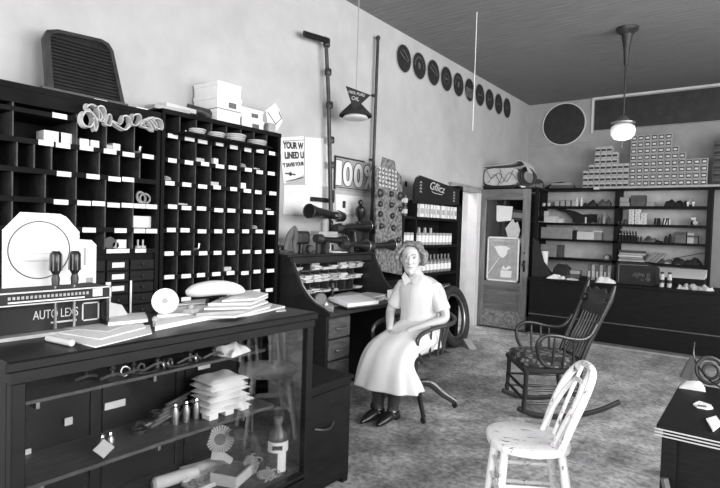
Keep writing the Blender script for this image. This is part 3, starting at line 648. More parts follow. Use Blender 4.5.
# lower shelf : heap of pipes, gears and valves
def lp(q, z=LS): return inb(onz(q[0], q[1], z), 1.26, 1.46)
for i in range(9):
    q = (138+i*9, 432-i*3.2); p = lp(q); kd = i % 3
    if kd == 0: single('gear_wheel', MB().lathe([(.012, 0), (.035, 0), (.035, .014), (.012, .014)], p, n=12).torus((p.x, p.y, p.z+.02), .02, .006, (0, 0, 1), 14, 6), IRON, '%s dark gear wheel in the heap on the lower showcase shelf, from the left' % ordn[i//3], 'gear', 'heap of parts on the lower shelf')
    elif kd == 1: single('pipe_elbow', MB().tube([(p.x-.04, p.y-.02, p.z+.016), (p.x, p.y, p.z+.016), (p.x+.02, p.y+.04, p.z+.03)], .014, 10, smooth=4), STEEL, '%s metal pipe elbow in the heap on the lower showcase shelf, from the left' % ordn[i//3], 'pipe elbow', 'heap of parts on the lower shelf')
    else: single('valve', MB().cyl(p, (p.x, p.y, p.z+.05), .016, .010).torus((p.x, p.y, p.z+.06), .022, .005, (0, 0, 1), 16, 6), IRON, '%s dark hand valve in the heap on the lower showcase shelf, from the left' % ordn[i//3], 'valve', 'heap of parts on the lower shelf')
for i in range(5):
    a = lp((150+i*4, 436-i*3)); b = a+Vector((-.06, .16, 0)); b = inb(b, 1.25, 1.46)
    single('metal_rod', MB().cyl((a.x, a.y, LS+.035+i*.012), (b.x, b.y, LS+.04+i*.012), .007, n=8), STEEL, 'thin metal rod lying on the heap in the showcase, %s from below' % ordn[i], 'rod', 'rods on the heap on the lower shelf')
for i, q in enumerate(((175, 424), (186, 421), (196, 418))):
    p = lp(q); g = thing('oil_cup', 'bright-capped oil cup on the lower showcase shelf, %s' % ('left', 'middle', 'right')[i], 'oil cup', p, 0, 'oil cups on the lower shelf')
    MB().lathe([(.016, 0), (.018, .05), (.010, .075)], p, n=12).build('cup', STEEL, g); MB().ball((p.x, p.y, p.z+.083), .011, 8).build('cap', BRIGHT, g)
for i, q in enumerate(((102, 450), (110, 447))):
    p = lp(q); g = thing('oil_cup', 'bright-capped oil cup at the left end of the lower shelf, %s' % ('nearer the corner', 'farther from the corner')[i], 'oil cup', p, 0, 'oil cups on the lower shelf')
    MB().lathe([(.016, 0), (.018, .03), (.010, .045)], p, n=12).build('cup', STEEL, g); MB().ball((p.x, p.y, p.z+.052), .012, 8).build('cap', BRIGHT, g)
p = lp((106, 458)); single('parts_tag', MB().box((p.x, p.y, LS+.03), (.05, .06, .003), Matrix.Rotation(.7, 3, 'Y') @ rotz(.5)), PAPER2, 'small grey tag leaning at the left of the lower showcase shelf', 'tag')
for i, q in enumerate(((203, 402), (215, 398))):
    p = lp((q[0], 412)); single('wire_bracket', MB().tube([(p.x, p.y, LS), (p.x, p.y, LS+.10), (p.x, p.y+.02, LS+.14), (p.x, p.y-.03, LS+.17)], .004, 6, smooth=3), STEEL, ('left' if i == 0 else 'right')+' of two thin upright wire brackets left of the folded cloths', 'bracket')
# folded cloths on white blocks
p = onz(250, 409, LS); p = Vector((1.40, 1.60, LS))
for i, y in enumerate((1.51, 1.60, 1.69)): single('white_block', B((1.40, y-.025, LS), (1.46, y+.025, LS+.028), .004), PAPER, 'white block under the folded cloths, %s of three' % ('left', 'middle', 'right')[i], 'block')
zc = LS+.029
for i in range(6):
    h = .026; mb = MB().crumple((1.385+random.uniform(-.008, .008), 1.60+random.uniform(-.012, .012), zc), .17, .24-.008*i, h, .5, 10, random.uniform(-.12, .12), 14)
    single('folded_cloth', mb, PAPER, 'folded white cloth in the stack on the lower showcase shelf, %s from the bottom' % ordn[i], 'cloth', 'folded cloths in the showcase'); zc += h*.97
# deck
DZK = .201
def dp(q, x0=1.27, x1=1.58): return inb(onz(q[0], q[1], DZK), x0, x1)
p = dp((277, 472)); g = thing('labelled_bottle', 'dark round-shouldered bottle with a white label in the showcase bottom', 'bottle', p)
MB().lathe([(.048, 0), (.05, .01), (.05, .17), (.045, .20), (.022, .225), (.018, .245)], p, n=24).build('bottle_body', mat('bottle_glass', .05, .25, .2, 9), g)
MB().lathe([(.021, .245), (.023, .27), (.018, .275)], p, n=16).build('stopper', GREYP, g)
lb = MB()
for (z0, z1, a0, a1) in ((.115, .165, -1.9, .55), (.02, .115, -.75, .1)):
    R = []
    n = 10
    inner = [[Vector((p.x+r*math.cos(a0+(a1-a0)*k/n), p.y+r*math.sin(a0+(a1-a0)*k/n), p.z+z)) for (r, z) in ((.0505, z0), (.0525, z0), (.0525, z1), (.0505, z1))] for k in range(n+1)]
    lb.rings(inner)
lb.build('label', PAPER, g)
MB().box((p.x+.036, p.y-.037, p.z+.14), (.004, .05, .02), rotz(-.8)).build('label_print', INK, g)
# pleated disc (grease brush / polishing wheel)
p = dp((222, 466)); g = thing('pleated_wheel', 'pleated white-edged polishing wheel propped on the boxes in the showcase', 'polishing wheel', (p.x, p.y, DZK))
cw = Vector((p.x-.03, p.y+.01, DZK+.125)); ax = Vector((.75, -.62, .25)).normalized(); u = ax.orthogonal().normalized(); w = ax.cross(u)
pl = MB()
for k in range(28):
    a = 2*PI*k/28; d = u*math.cos(a)+w*math.sin(a); pl.tube([cw+d*.02, cw+d*.068], [.003, .0062], 5, flat=(1, 1))
pl.build('pleats', PAPER2, g)
MB().cyl(cw-ax*.008, cw+ax*.008, .028, n=20).build('hub', GREYP, g)
for i, (q, dx, dy, dz, a, z, l, m) in enumerate((((232, 480), .14, .16, .05, .35, 0, 'open dark carton with a pale rim at the bottom of the showcase', CARDD), ((222, 478), .07, .14, .045, .5, .06, 'lettered carton tilted across the polishing wheel', CARD))):
    p = dp(q); c = Vector((p.x, p.y, DZK+.03)); g = thing('parts_carton', l, 'carton', (p.x, p.y, DZK), 0)
    if i == 0:
        MB().box(c, (dx, dy, dz), a, .002).build('body', PAPER2, g); MB().box(c+Vector((0, 0, dz/2+.001)), (dx*.86, dy*.86, .004), a).build('dark_inside', BLACK, g)
    else:
        Rm = rotz(.6) @ Matrix.Rotation(-.55, 3, 'X'); c = Vector((p.x+.01, p.y-.01, DZK+.10))
        MB().box(c, (.06, .17, .035), Rm, .002).build('body', PAPER2, g); MB().box(c+Rm @ Vector((0, 0, .018)), (.05, .12, .003), Rm).build('printed_panel', CARDD, g)
p = dp((250, 474)); 
wl_ = MB(); random.seed(9)
for k in range(46):
    an = random.uniform(0, 6.28); rr = random.uniform(.02, .05); cc = Vector((p.x+random.uniform(-.02, .02), p.y+random.uniform(-.03, .03), DZK+.045+random.uniform(-.018, .02)))
    wl_.torus(cc, rr*.6, .0025, (math.cos(an), math.sin(an), random.uniform(-1, 1)), 14, 4)
single('steel_wool_ball', wl_, CARD, 'round tangle of steel wool left of the bottle in the showcase', 'steel wool')
p = dp((268, 479)); wl_ = MB()
for k in range(30):
    an = random.uniform(0, 6.28); cc = Vector((p.x+random.uniform(-.03, .03), p.y+random.uniform(-.03, .03), DZK+.022+random.uniform(-.006, .01)))
    wl_.torus(cc, .018, .0025, (math.cos(an), math.sin(an), random.uniform(-1, 1)), 12, 4)
single('steel_wool_pad', wl_, CARD, 'low loose pad of steel wool in front of the bottle in the showcase', 'steel wool')
for i, q in enumerate(((165, 478), (190, 468))):
    p = dp(q); d = Vector((.02, .11, 0))
    single('wrapped_roll', MB().tube([p-d+Vector((0, 0, .03)), p-d*.9+Vector((0, 0, .03)), p+d*.9+Vector((0, 0, .03)), p+d+Vector((0, 0, .03))], [.018, .03, .03, .018], 14), PAPER2, ('left' if i == 0 else 'right')+' of two pale wrapped rolls on the showcase bottom', 'roll')
p = dp((205, 483)); g = thing('parts_tray', 'shallow tray of tiny screws at the bottom front of the showcase', 'tray', (p.x, p.y, DZK))
MB().b2((p.x-.06, p.y-.09, DZK), (p.x+.06, p.y+.09, DZK+.006)).b2((p.x-.06, p.y-.09, DZK), (p.x-.055, p.y+.09, DZK+.022)).b2((p.x+.055, p.y-.09, DZK), (p.x+.06, p.y+.09, DZK+.022)).b2((p.x-.06, p.y-.09, DZK), (p.x+.06, p.y-.085, DZK+.022)).b2((p.x-.06, p.y+.085, DZK), (p.x+.06, p.y+.09, DZK+.022)).build('tray', PAPER2, g)
sc = MB()
for k in range(150): 
    a = Vector((p.x+random.uniform(-.05, .05), p.y+random.uniform(-.08, .08), DZK+random.uniform(.008, .016))); an = random.uniform(0, 6.28)
    sc.cyl(a, a+Vector((math.cos(an)*.012, math.sin(an)*.012, .001)), .002, n=5)
tag(sc.build('loose_screws', BRIGHT), 'heap of tiny loose bright screws in the tray in the showcase', 'screws', kind='stuff')
p = Vector((1.45, 1.80, DZK)); g = thing('spray_gun', 'grey pistol-shaped spray gun standing behind the bottle in the showcase', 'spray gun', p)
MB().tube([(1.30, 1.74, .36), (1.36, 1.75, .37), (1.42, 1.77, .37)], [.016, .026, .022], 12).build('barrel', IRON, g)
MB().tube([(1.42, 1.77, .37), (1.45, 1.79, .30), (1.46, 1.80, DZK)], [.02, .015, .02], 10, smooth=3).build('grip', IRON, g)
# ---------------------------------------------------- on top of the showcase
TZ = 1.001
g = thing('counter_display_rack', 'dark lettered counter display rack at the left end of the showcase', 'display rack', (1.38, .86, TZ))
ya, yb = .66, 1.05; xr = 1.38
def RM(x): return x
B((xr-.16, ya, TZ), (xr+.02, yb, TZ+.012)).build('base', CARD, g)
B((xr-.04, ya, TZ+.012), (xr-.03, yb, TZ+.12)).build('back_panel', MATTE, g)
B((xr-.16, ya, TZ), (xr+.02, ya+.01, TZ+.12)).build('end_panel', BLACK, g); B((xr-.16, yb-.01, TZ), (xr+.02, yb, TZ+.12)).build('end_panel', BLACK, g)
B((xr-.16, ya, TZ+.12), (xr+.03, yb, TZ+.165), .003).build('top_box', MATTE, g)
MB().b2((xr+.03, ya, TZ+.160), (xr+.033, yb, TZ+.165)).b2((xr+.03, ya, TZ+.119), (xr+.033, yb, TZ+.123)).b2((xr+.03, yb-.006, TZ+.12), (xr+.033, yb, TZ+.165)).build('edge_lines', PAPER2, g)
B((xr+.03, ya+.04, TZ+.128), (xr+.033, yb-.10, TZ+.133)).build('white_rule', PAPER, g)
for k in range(20): B((xr+.03, ya+.04+k*.0135, TZ+.140), (xr+.032, ya+.048+k*.0135, TZ+.150)).build('small_print', CARD, g)
B((xr+.03, yb-.07, TZ+.13), (xr+.034, yb-.035, TZ+.158)).build('label', PAPER, g)
text_mesh('AUTO LEXS', FX(xr-.029, .80, TZ+.055), .155, .032, PAPER2, 'lettering', g)
B((xr-.03, .86, TZ+.035), (xr-.028, .95, TZ+.041)).build('small_print', PAPER2, g)
MB().b2((xr-.03, yb-.08, TZ+.03), (xr-.028, yb-.075, TZ+.1)).b2((xr-.03, yb-.02, TZ+.03), (xr-.028, yb-.015, TZ+.1)).b2((xr-.03, yb-.08, TZ+.03), (xr-.028, yb-.015, TZ+.035)).b2((xr-.03, yb-.08, TZ+.095), (xr-.028, yb-.015, TZ+.1)).build('card_frame', PAPER2, g)
for y in (.862, .928):
    g2 = thing('screwdriver', 'dark fluted screwdriver standing in the display rack, %s of the pair' % ('left' if y < .9 else 'right'), 'screwdriver', (xr-.0, y, TZ+.02), 0, 'screwdrivers standing in the rack')
    mb = MB().lathe([(.010, TZ+.215), (.018, TZ+.23), (.020, TZ+.265), (.019, TZ+.29), (.012, TZ+.30)], (xr-.0, y, 0), n=16)
    mb.build('handle', BLACK, g2); fl = MB()
    for k in range(8): fl.cyl((xr+.0205*math.cos(k*PI/4), y+.0205*math.sin(k*PI/4), TZ+.23), (xr+.0195*math.cos(k*PI/4), y+.0195*math.sin(k*PI/4), TZ+.287), .0025, n=5)
    fl.build('flutes', GREYP, g2)
    MB().lathe([(.012, TZ+.175), (.014, TZ+.20), (.010, TZ+.216)], (xr-.0, y, 0), n=12).build('ferrule', IRON, g2)
    MB().cyl((xr-.0, y, TZ+.02), (xr-.0, y, TZ+.2), .0055, n=8).build('blade', BRIGHT, g2)
P = [onx(a, b, 1.27) for a, b in ((2, 230), (20, 212), (60, 214), (66, 217), (79, 232), (79, 290), (2, 290))]
g = thing('counter_sign', 'tall white card sign with a big printed circle behind the display rack', 'sign', (1.27, .75, TZ))
lo = min(p.z for p in P)
MB().poly([(p.y, TZ if p.z < 1.2 else p.z) for p in reversed(P)], FX(1.27, 0, 0), .004).build('card', PAPER, g)
q = onx(40, 250, 1.275); MB().torus((1.2755, q.y, q.z), .105, .0022, (1, 0, 0), 40, 5).build('printed_circle', CARDD, g)
for k in range(4): B((1.2745, q.y-.06, q.z+.04-k*.028), (1.2755, q.y+.06-.02*(k % 2), q.z+.048-k*.028)).build('faint_lettering', mat('faint_print', .55, .8), g)
a, b = onx(70, 236, 1.25), onx(96, 240, 1.25)
g = thing('counter_card', 'rounded white picture card standing right of the big circle sign', 'card', (1.25, 1.0, TZ))
a2 = onx(96, 300, 1.25)
MB().poly([(a.y, TZ), (b.y, TZ), (b.y, b.z-.02), (b.y-.02, b.z), (a.y, b.z+.005)], FX(1.25, 0, 0), .004).build('sheet', PAPER, g)
MB().b2((1.2545, a.y+.06, b.z-.10), (1.2555, b.y-.05, b.z-.03)).build('picture', CARD, g)
MB().b2((1.2545, a.y+.09, b.z-.17), (1.2555, b.y-.04, b.z-.15)).build('printed_line', CARD, g)
single('price_strip', B((1.33, b.y-.0, TZ), (1.335, b.y+.02, TZ+.17)), PAPER2, 'thin upright pale strip at the right edge of the rounded card', 'card')
q = onx(126, 300, 1.22); single('glass_rod', MB().cyl((1.24, q.y+.01, TZ), (1.24, q.y+.01, TZ+.16), .004, n=8), CHALK, 'thin upright pale rod behind the papers on the showcase', 'rod')
def flat(lbl, pts, z, th, m, name='paper_sheet', cat='paper', group=None):
    P = [onz(a, b, z) for a, b in pts]; P = [Vector((min(max(p.x, 1.19), 1.68), p.y, 0)) for p in P]
    mb = MB(); mb.poly([(p.x, p.y) for p in P], Matrix.Translation((0, 0, z)), th); return single(name, mb, m, lbl, cat, group)
flat('lowest long white sheet at the front left of the showcase top', ((48, 336), (96, 348), (152, 334), (150, 326), (62, 326)), TZ, .004, PAPER)
flat('second white sheet in the left paper pile on the showcase', ((50, 332), (100, 340), (146, 328), (140, 320), (62, 325)), TZ+.005, .004, PAPER)
flat('grey-edged sheet on the left paper pile', ((55, 328), (108, 332), (142, 321), (135, 316), (62, 324)), TZ+.010, .003, PAPER2)
flat('top white sheet of the left paper pile, under the rack', ((108, 326), (148, 322), (145, 315), (112, 317)), TZ+.014, .012, PAPER)
single('rolled_chart', MB().cyl((*onz(48, 338, TZ+.012).xy, TZ+.012), (*onz(72, 343, TZ+.012).xy, TZ+.012), .011, n=12), PAPER2, 'short rolled paper at the very front left of the paper pile', 'roll')
q = onz(90, 316, TZ); pp = onx(93, 305, 1.28)
single('paper_bag', MB().poly([(-.08, 0), (.06, 0), (.075, .03), (.05, .07), (0, .085), (-.08, .08)], FX(1.29, 1.10, TZ), .02), PAPER2, 'half-round pale paper bag beside the display rack', 'bag')
flat('thin long sheet across the back of the showcase top', ((107, 315), (155, 309), (152, 305), (110, 310)), TZ+.0, .003, PAPER2)
flat('wide white pad at the middle of the showcase top', ((155, 331), (198, 322), (214, 319), (214, 314), (157, 320)), TZ, .018, PAPER, 'note_pad', 'pad')
flat('upper white pad under the tape roll', ((157, 318), (214, 313), (206, 307), (160, 311)), TZ+.019, .012, PAPER, 'note_pad', 'pad')
q = onz(168, 314, TZ+.04); c = Vector((q.x-.02, q.y, TZ+.09)); ax = Vector((.75, -.63, .25)).normalized()
g = thing('paper_roll', 'upright white roll of paper tape on the pads on the showcase', 'paper roll', (c.x, c.y, TZ+.032))
MB().cyl(c-ax*.014, c+ax*.014, .052, n=32).build('roll', PAPER, g); MB().cyl(c+ax*.012, c+ax*.0155, .012, n=16).build('core', CARD, g)
MB().torus(c+ax*.0142, .032, .0012, ax, 24, 4).build('wound_edge', PAPER2, g)
single('ink_stand', MB().box((c.x+.03, c.y+.10, TZ+.045), (.05, .05, .02), .4, .004).cyl((c.x+.03, c.y+.10, TZ+.05), (c.x+.03, c.y+.1, TZ+.07), .012), CARD, 'small grey ink stand at the right edge of the paper roll', 'ink stand')
q = onz(146, 325, TZ); single('glass_stopper', MB().ball((q.x+.05, q.y+.01, TZ+.028), .014, 10).cyl((q.x+.05, q.y+.01, TZ), (q.x+.05, q.y+.01, TZ+.022), .01), CARD, 'tiny stopper between the two paper piles on the showcase', 'stopper')
# magazine pile
mags = [(((190, 322), (250, 316), (285, 308), (268, 300), (205, 302)), .010, PAPER2), (((186, 318), (235, 318), (270, 308), (262, 299), (196, 303)), .008, PAPER), (((196, 316), (245, 313), (272, 306), (262, 297), (205, 300)), .012, CARD), (((204, 310), (250, 309), (268, 303), (260, 294), (210, 297)), .008, PAPER), (((208, 306), (252, 305), (268, 298), (258, 290), (215, 293)), .012, PAPER2), (((222, 302), (256, 300), (268, 295), (258, 286), (228, 290)), .008, PAPER)]
zz = TZ; random.seed(4)
for i, (pts, th, m) in enumerate(mags):
    P = [onz(a, b, zz) for a, b in pts]; P = [Vector((min(max(p.x, 1.21), 1.66), min(p.y, 1.93), 0)) for p in P]
    single('magazine', MB().poly([(p.x, p.y) for p in P], Matrix.Translation((0, 0, zz)), th), m, 'magazine or folded paper in the right pile on the showcase, %s from the bottom' % ordn[i], 'magazine', 'pile of magazines on the showcase')
    zz += th+.0008
single('paper_bag', MB().tube([(1.30, 1.46, zz+.03), (1.32, 1.50, zz+.04), (1.34, 1.60, zz+.048), (1.34, 1.70, zz+.035), (1.34, 1.76, zz+.02)], [.02, .055, .065, .055, .02], 14, smooth=4, flat=(1, .55)), PAPER, 'plump white paper bag lying on the magazine pile', 'bag')
flat('pale envelope behind the magazine pile on the showcase', ((176, 306), (205, 304), (196, 298), (178, 300)), TZ+.032, .006, PAPER2, 'envelope', 'envelope')
flat('small label left near the corner of the showcase top', ((276, 312), (286, 311), (284, 308), (275, 309)), TZ, .003, PAPER2, 'small_card', 'card')

# low cabinet at the end of the showcase
g = thing('low_cabinet', 'low black cabinet standing between the showcase and the desk', 'cabinet', (1.4, 2.14, 0))
B((1.22, 1.955, .03), (1.60, 2.33, .58), .004).build('body', DARK, g); B((1.21, 1.95, .58), (1.615, 2.34, .60), .003).build('top', DARK, g)
for x_, y_ in ((1.22, 1.955), (1.55, 1.955), (1.55, 2.285), (1.22, 2.285)): B((x_, y_, 0), (x_+.045, y_+.045, .03)).build('foot', DARK, g)
d = B((1.60, 1.98, .06), (1.612, 2.31, .55), .003).build('door', CASEW, g)
MB().tube([(1.612, 2.02, .38), (1.63, 2.06, .37), (1.625, 2.13, .36), (1.612, 2.17, .38)], .007, 6, smooth=3).build('handle', IRON, d)

# ================================================================== ROLL-TOP DESK
DYA, DYB, DXF = 3.0, 4.15, .85
g = desk = thing('roll_top_desk', 'open roll-top desk piled with papers against the left wall', 'desk', (.45, 3.57, 0))
B((.05, DYA, .745), (DXF+.02, DYB, .775), .004).build('desk_top', DESKW, g)
for a, b in ((DYA, DYA+.29), (DYB-.29, DYB)):
    ped = B((.07, a+.005, .05), (DXF-.02, b-.005, .745)).build('pedestal', DESKW, g)
    MB().b2((.07, a+.005, 0), (DXF-.01, b-.005, .06)).build('plinth', DESKW, g)
    for k in range(4):
        z0 = .08+k*.165; d = B((DXF-.02, a+.02, z0), (DXF, b-.02, z0+.15), .004).build('drawer', DESKL, g)
        m_ = MB().tube([(DXF, (a+b)/2-.05, z0+.075), (DXF+.02, (a+b)/2-.04, z0+.07), (DXF+.02, (a+b)/2+.04, z0+.07), (DXF, (a+b)/2+.05, z0+.075)], .010, 8, smooth=2); m_.build('drawer_pull', DESKL if k else DARK, d)
B((.07, DYA+.29, .35), (.10, DYB-.29, .745)).build('modesty_panel', DESKW, g)
prof = [(.05, .775), (DXF, .775), (.80, .80), (.70, .835), (.62, .88), (.56, .95), (.51, 1.04), (.455, 1.13), (.43, 1.165), (.05, 1.165)]
def side(y, name='curved_side'):
    M = frame((0, y, 0), (1, 0, 0), (0, 0, 1)); return MB().poly(prof, M, .03).build(name, DESKW, g)
side(DYA+.03); side(DYB)
MB().tube([(DXF-.01, DYA+.032, .785), (.70, DYA+.032, .835), (.56, DYA+.032, .95), (.455, DYA+.032, 1.12)], .006, 6, smooth=4).build('curtain_groove', TRIMG, g)
B((.05, DYA-.01, 1.165), (.43, DYB+.01, 1.185), .004).build('upper_deck', DESKW, g)
B((.40, DYA+.03, 1.105), (.425, DYB-.03, 1.165), .006).build('rolled_curtain_edge', DESKW, g)
B((.05, DYA+.03, .775), (.07, DYB-.03, 1.165)).build('back_board', DESKW, g)
ph = [DYA+.03+i*(DYB-DYA-.06)/9 for i in range(10)]
for z in (.83, .93, 1.03): B((.07, DYA+.03, z-.005), (.30, DYB-.03, z+.005)).build('pigeonhole_shelf', DESKL, g)
for y in ph[1:-1]: B((.07, y-.004, .83), (.30, y+.004, 1.105)).build('pigeonhole_divider', DESKL, g)
random.seed(21)
for i in range(9):
    for j, z in enumerate((.835, .935, 1.035)):
        if random.random() < .12 or (j == 0 and i in (6, 7)): continue
        y = (ph[i]+ph[i+1])/2; n = random.choice((.03, .045, .06))
        mb = MB()
        for q in range(int(n/.012)): mb.box((.24+random.uniform(-.01, .03), y+random.uniform(-.008, .008), z+.006+q*.012), (.16, .095, .009), random.uniform(-.05, .05))
        single('letter_bundle', mb, random.choice((PAPER, PAPER, PAPER2)), 'bundle of letters in the desk pigeonholes, %s row, %s hole from the left' % (('lower', 'middle', 'upper')[j], ordn[i]), 'letters', 'letters in the desk pigeonholes')
DT = .776
def dflat(lbl, pts, z, th, m, name='paper_sheet', cat='paper'):
    P = [onz(a, b, z) for a, b in pts]; P = [Vector((min(max(p.x, .08), DXF+.01), min(max(p.y, DYA+.04), DYB-.04), 0)) for p in P]
    return single(name, MB().poly([(p.x, p.y) for p in P], Matrix.Translation((0, 0, z)), th), m, lbl, cat)
dflat('white papers under the open book on the desk', ((318, 309), (340, 306), (372, 296), (360, 291), (330, 297)), DT, .01, PAPER)
dflat('loose papers at the left of the desk top beside the curved side', ((320, 321), (336, 316), (334, 306), (322, 309)), DT+.0, .02, PAPER2)
g = thing('ledger', 'big open white ledger on the front of the desk', 'ledger', (.8, 3.5, DT+.012))
c0 = (.765, 3.42, DT+.045); Rl = rotz(-.15) @ Matrix.Rotation(.12, 3, 'Y')
MB().box(c0, (.23, .35, .03), Rl, .004).build('pages', PAPER, g); MB().box(Vector(c0)-Vector((0, 0, .018)), (.24, .36, .006), Rl).build('cover', CARDD, g)
single('paper_stack', MB().box((.60, 3.87, DT+.016), (.26, .30, .03), .25, .002), CARD, 'thick grey stack of papers at the right of the desk top', 'paper stack')
single('paper_stack', MB().box((.60, 3.87, DT+.037), (.22, .27, .01), .1, .001), PAPER2, 'pale folder lying on the thick grey paper stack', 'folder')
single('paper_stack', MB().box((.72, 4.0, DT+.008), (.16, .14, .012), -.3, .001), PAPER, 'small white slips at the right front of the desk', 'slips')
g = thing('desk_stamp', 'small upright dark stamp stand among the papers on the desk', 'stamp', (.50, 3.56, DT+.01))
MB().lathe([(.045, DT), (.045, DT+.012), (.012, DT+.02), (.01, DT+.10), (.02, DT+.115), (.0125, DT+.15)], (.45, 3.52, 0), n=16).build('stand', IRON, g)
g = thing('desk_clock', 'little dark clock at the left of the desk top', 'clock', (.62, 3.12, DT+.02))
MB().cyl((.66, 3.11, DT+.08), (.70, 3.085, DT+.08), .05, n=24).build('case', IRON, g); MB().cyl((.70, 3.085, DT+.08), (.703, 3.083, DT+.08), .042, n=24).build('dial', GREYP, g); MB().box((.68, 3.10, DT+.02), (.05, .06, .035), -.5).build('foot', IRON, g)
single('crumpled_paper', MB().crumple((.60, 3.20, DT), .16, .14, .07, .9, 10, .3, 18), PAPER, 'crumpled white paper beside the desk clock', 'paper')
q = onz(388, 291, .79)
single('order_pad', MB().box((.78, 4.05, DT+.05), (.14, .16, .07), .15, .003), PAPER, 'white block of order sheets at the right end of the desk beside the woman', 'pad')
# ------------------------------------------------ horns and other stock on the desk deck
DK = 1.186
def d3(x, y, X): return onx(x, y, X)
a, b = d3(309, 211, .28), d3(337, 216, .22)
g = thing('motor_horn', 'large black trumpet horn on a stepped pedestal, highest on the desk', 'horn', (.25, 3.4, DK))
MB().tube([a, a.lerp(b, .08), a.lerp(b, .3), a.lerp(b, .9)], [.062, .060, .046, .036], 18).build('trumpet', BLACK, g)
MB().cyl(a.lerp(b, .9), a.lerp(b, 1.02), .05, n=18).build('collar_ring', BRIGHT, g)
MB().cyl(a.lerp(b, 1.02), a.lerp(b, 1.22), .055, .045, n=18).build('motor_cap', BLACK, g)
MB().torus(a, .060, .005, (b-a), 28, 6).build('bell_rim', IRON, g)
c = a.lerp(b, .55)
MB().cyl((c.x, c.y, c.z-.05), (c.x, c.y, DK+.18), .03, .035).box((c.x, c.y, DK+.165), (.10, .26, .04), 0, .004).build('pedestal_neck', CARD, g)
MB().box((c.x+.05, c.y-.01, DK+.11), (.12, .22, .075), 0, .006).box((c.x, c.y, DK+.035), (.08, .12, .07), 0, .004).build('pedestal', PAPER2, g)
for i, (P0, P1, X, r, l) in enumerate((((321, 239), (344, 241), .385, .045, 'long dark horn lying level in the middle of the desk top shelf'), ((340, 228), (368, 226), .22, .05, 'stout dark horn behind and above the level one'), ((346, 244), (366, 246), .41, .05, 'dark horn lowest at the right front of the desk top shelf'), ((375, 229), (391, 231), .10, .05, 'dark horn pointing right beside the display board'), ((372, 246), (392, 245), .40, .05, 'dark horn lowest right, overhanging toward the woman'))):
    a, b = d3(P0[0], P0[1], X), d3(P1[0], P1[1], X); g = thing('motor_horn', l, 'horn', (a.x, a.y, DK), 0, 'horns on the desk')
    MB().tube([b, b.lerp(a, .06), b.lerp(a, .35), a], [r*1.15, r*1.1, r*.6, r*.5], 16).build('trumpet', BLACK, g)
    MB().cyl(a, a+(a-b).normalized()*.07, r*.95, r*.8, n=16).build('motor_cap', IRON, g)
    MB().torus(b, r*1.13, .005, (b-a), 24, 6).build('bell_rim', STEEL, g)
    m2 = a.lerp(b, .2); z0 = min(DK, m2.z-.03)
    if b.y < 4.15: MB().box((m2.x, m2.y, (m2.z+DK)/2-.01), (.05, .05, max(.02, m2.z-DK-.02))).build('bracket', IRON, g)
    else: MB().tube([(m2.x, m2.y, m2.z), (m2.x, 4.10, m2.z-.04), (.25, 4.10, DK)], .018, 8).build('bracket', IRON, g)
a = d3(292, 240, .34)
single('curved_bracket', MB().tube([(.34, a.y-.07, DK+.03), (.34, a.y-.03, DK+.14), (.35, a.y+.02, DK+.22), (.34, a.y+.045, DK+.14), (.34, a.y+.03, DK+.07), (.34, a.y+.05, DK+.01)], [.02, .035, .012, .03, .024, .02], 10, smooth=4, flat=(1, .6)), CARDD, 'curved horn-shaped bracket at the left end of the desk top shelf', 'bracket')
for q, X, l in (((281, 253), .30, 'small round lamp lens at the far left of the desk top shelf'), ((310, 252), .36, 'small round lamp lens in front of the horn pedestal')):
    a = d3(q[0], q[1], X); g = thing('lamp_lens', l, 'lamp lens', (a.x, a.y, DK))
    MB().cyl((a.x-.02, a.y, DK+.036), (a.x+.01, a.y, DK+.036), .035, n=18).build('rim', IRON, g); MB().cyl((a.x+.01, a.y, DK+.036), (a.x+.014, a.y, DK+.036), .026, n=18).build('lens', BRIGHT, g)
a = d3(303, 235, .30); g = thing('headlamp', 'dark box-shaped headlamp left of the horn pedestal', 'headlamp', (a.x, a.y, DK))
MB().box((.28, a.y, DK+.13), (.10, .15, .11), 0, .02).build('housing', IRON, g); MB().cyl((.28, a.y, DK), (.28, a.y, DK+.08), .02).build('post', IRON, g)
single('tin_can', MB().lathe([(.022, 0), (.022, .09), (.018, .095)], (.36, d3(318, 250, .36).y, DK), n=14), INK, 'small dark tin standing before the horn pedestal', 'tin')
single('paper_sheet', MB().box((.33, 3.72, DK+.004), (.16, .30, .006), .1), PAPER, 'white paper lying under the horns on the desk top shelf', 'paper')
single('paper_sheet', MB().box((.34, 3.60, DK+.011), (.12, .16, .006), -.3), PAPER2, 'pale leaflet on the white paper under the horns', 'paper')
a = d3(330, 244, .34); single('wire_coil', MB().torus((.36, 3.52, DK+.05), .045, .006, (1, -.3, .2), 24, 6).torus((.35, 3.53, DK+.052), .03, .006, (1, .3, .2), 24, 6), STEEL, 'round loop of cable beside the small dark tin', 'cable')
# figurine on a dark case
a = d3(360, 222, .14); fz = DK+.17
g = thing('figurine', 'little black standing figurine on a case behind the horns', 'figurine', (.14, a.y, a.z))
MB().lathe([(.045, 0), (.045, .02), (.02, .03), (.028, .06), (.05, .10), (.052, .15), (.03, .18), (.012, .19), (.026, .205), (.028, .225), (.012, .245)], (.14, a.y, a.z-.02), n=16).build('body', BLACK, g)
g = thing('battery_case', 'dark case behind the horns that carries the figurine', 'case', (.14, a.y, DK))
B((.06, a.y-.12, DK), (.16, a.y+.05, a.z-.035), .004).build('body', IRON, g); B((.055, a.y-.125, a.z-.035), (.185, a.y+.055, a.z-.021), .003).build('lid', CARDD, g)
# pale tube beside the bins
a = d3(282, 200, .1); g = thing('map_tube', 'tall pale cardboard tube standing beside the end of the bins', 'tube', (.1, 3.12, DK))
MB().cyl((.1, 3.13, DK), (.1, 3.13, DK+.36), .042, n=20).build('tube', PAPER2, g); MB().cyl((.1, 3.13, DK+.36), (.1, 3.13, DK+.375), .044, n=20).build('cap', CARDD, g)

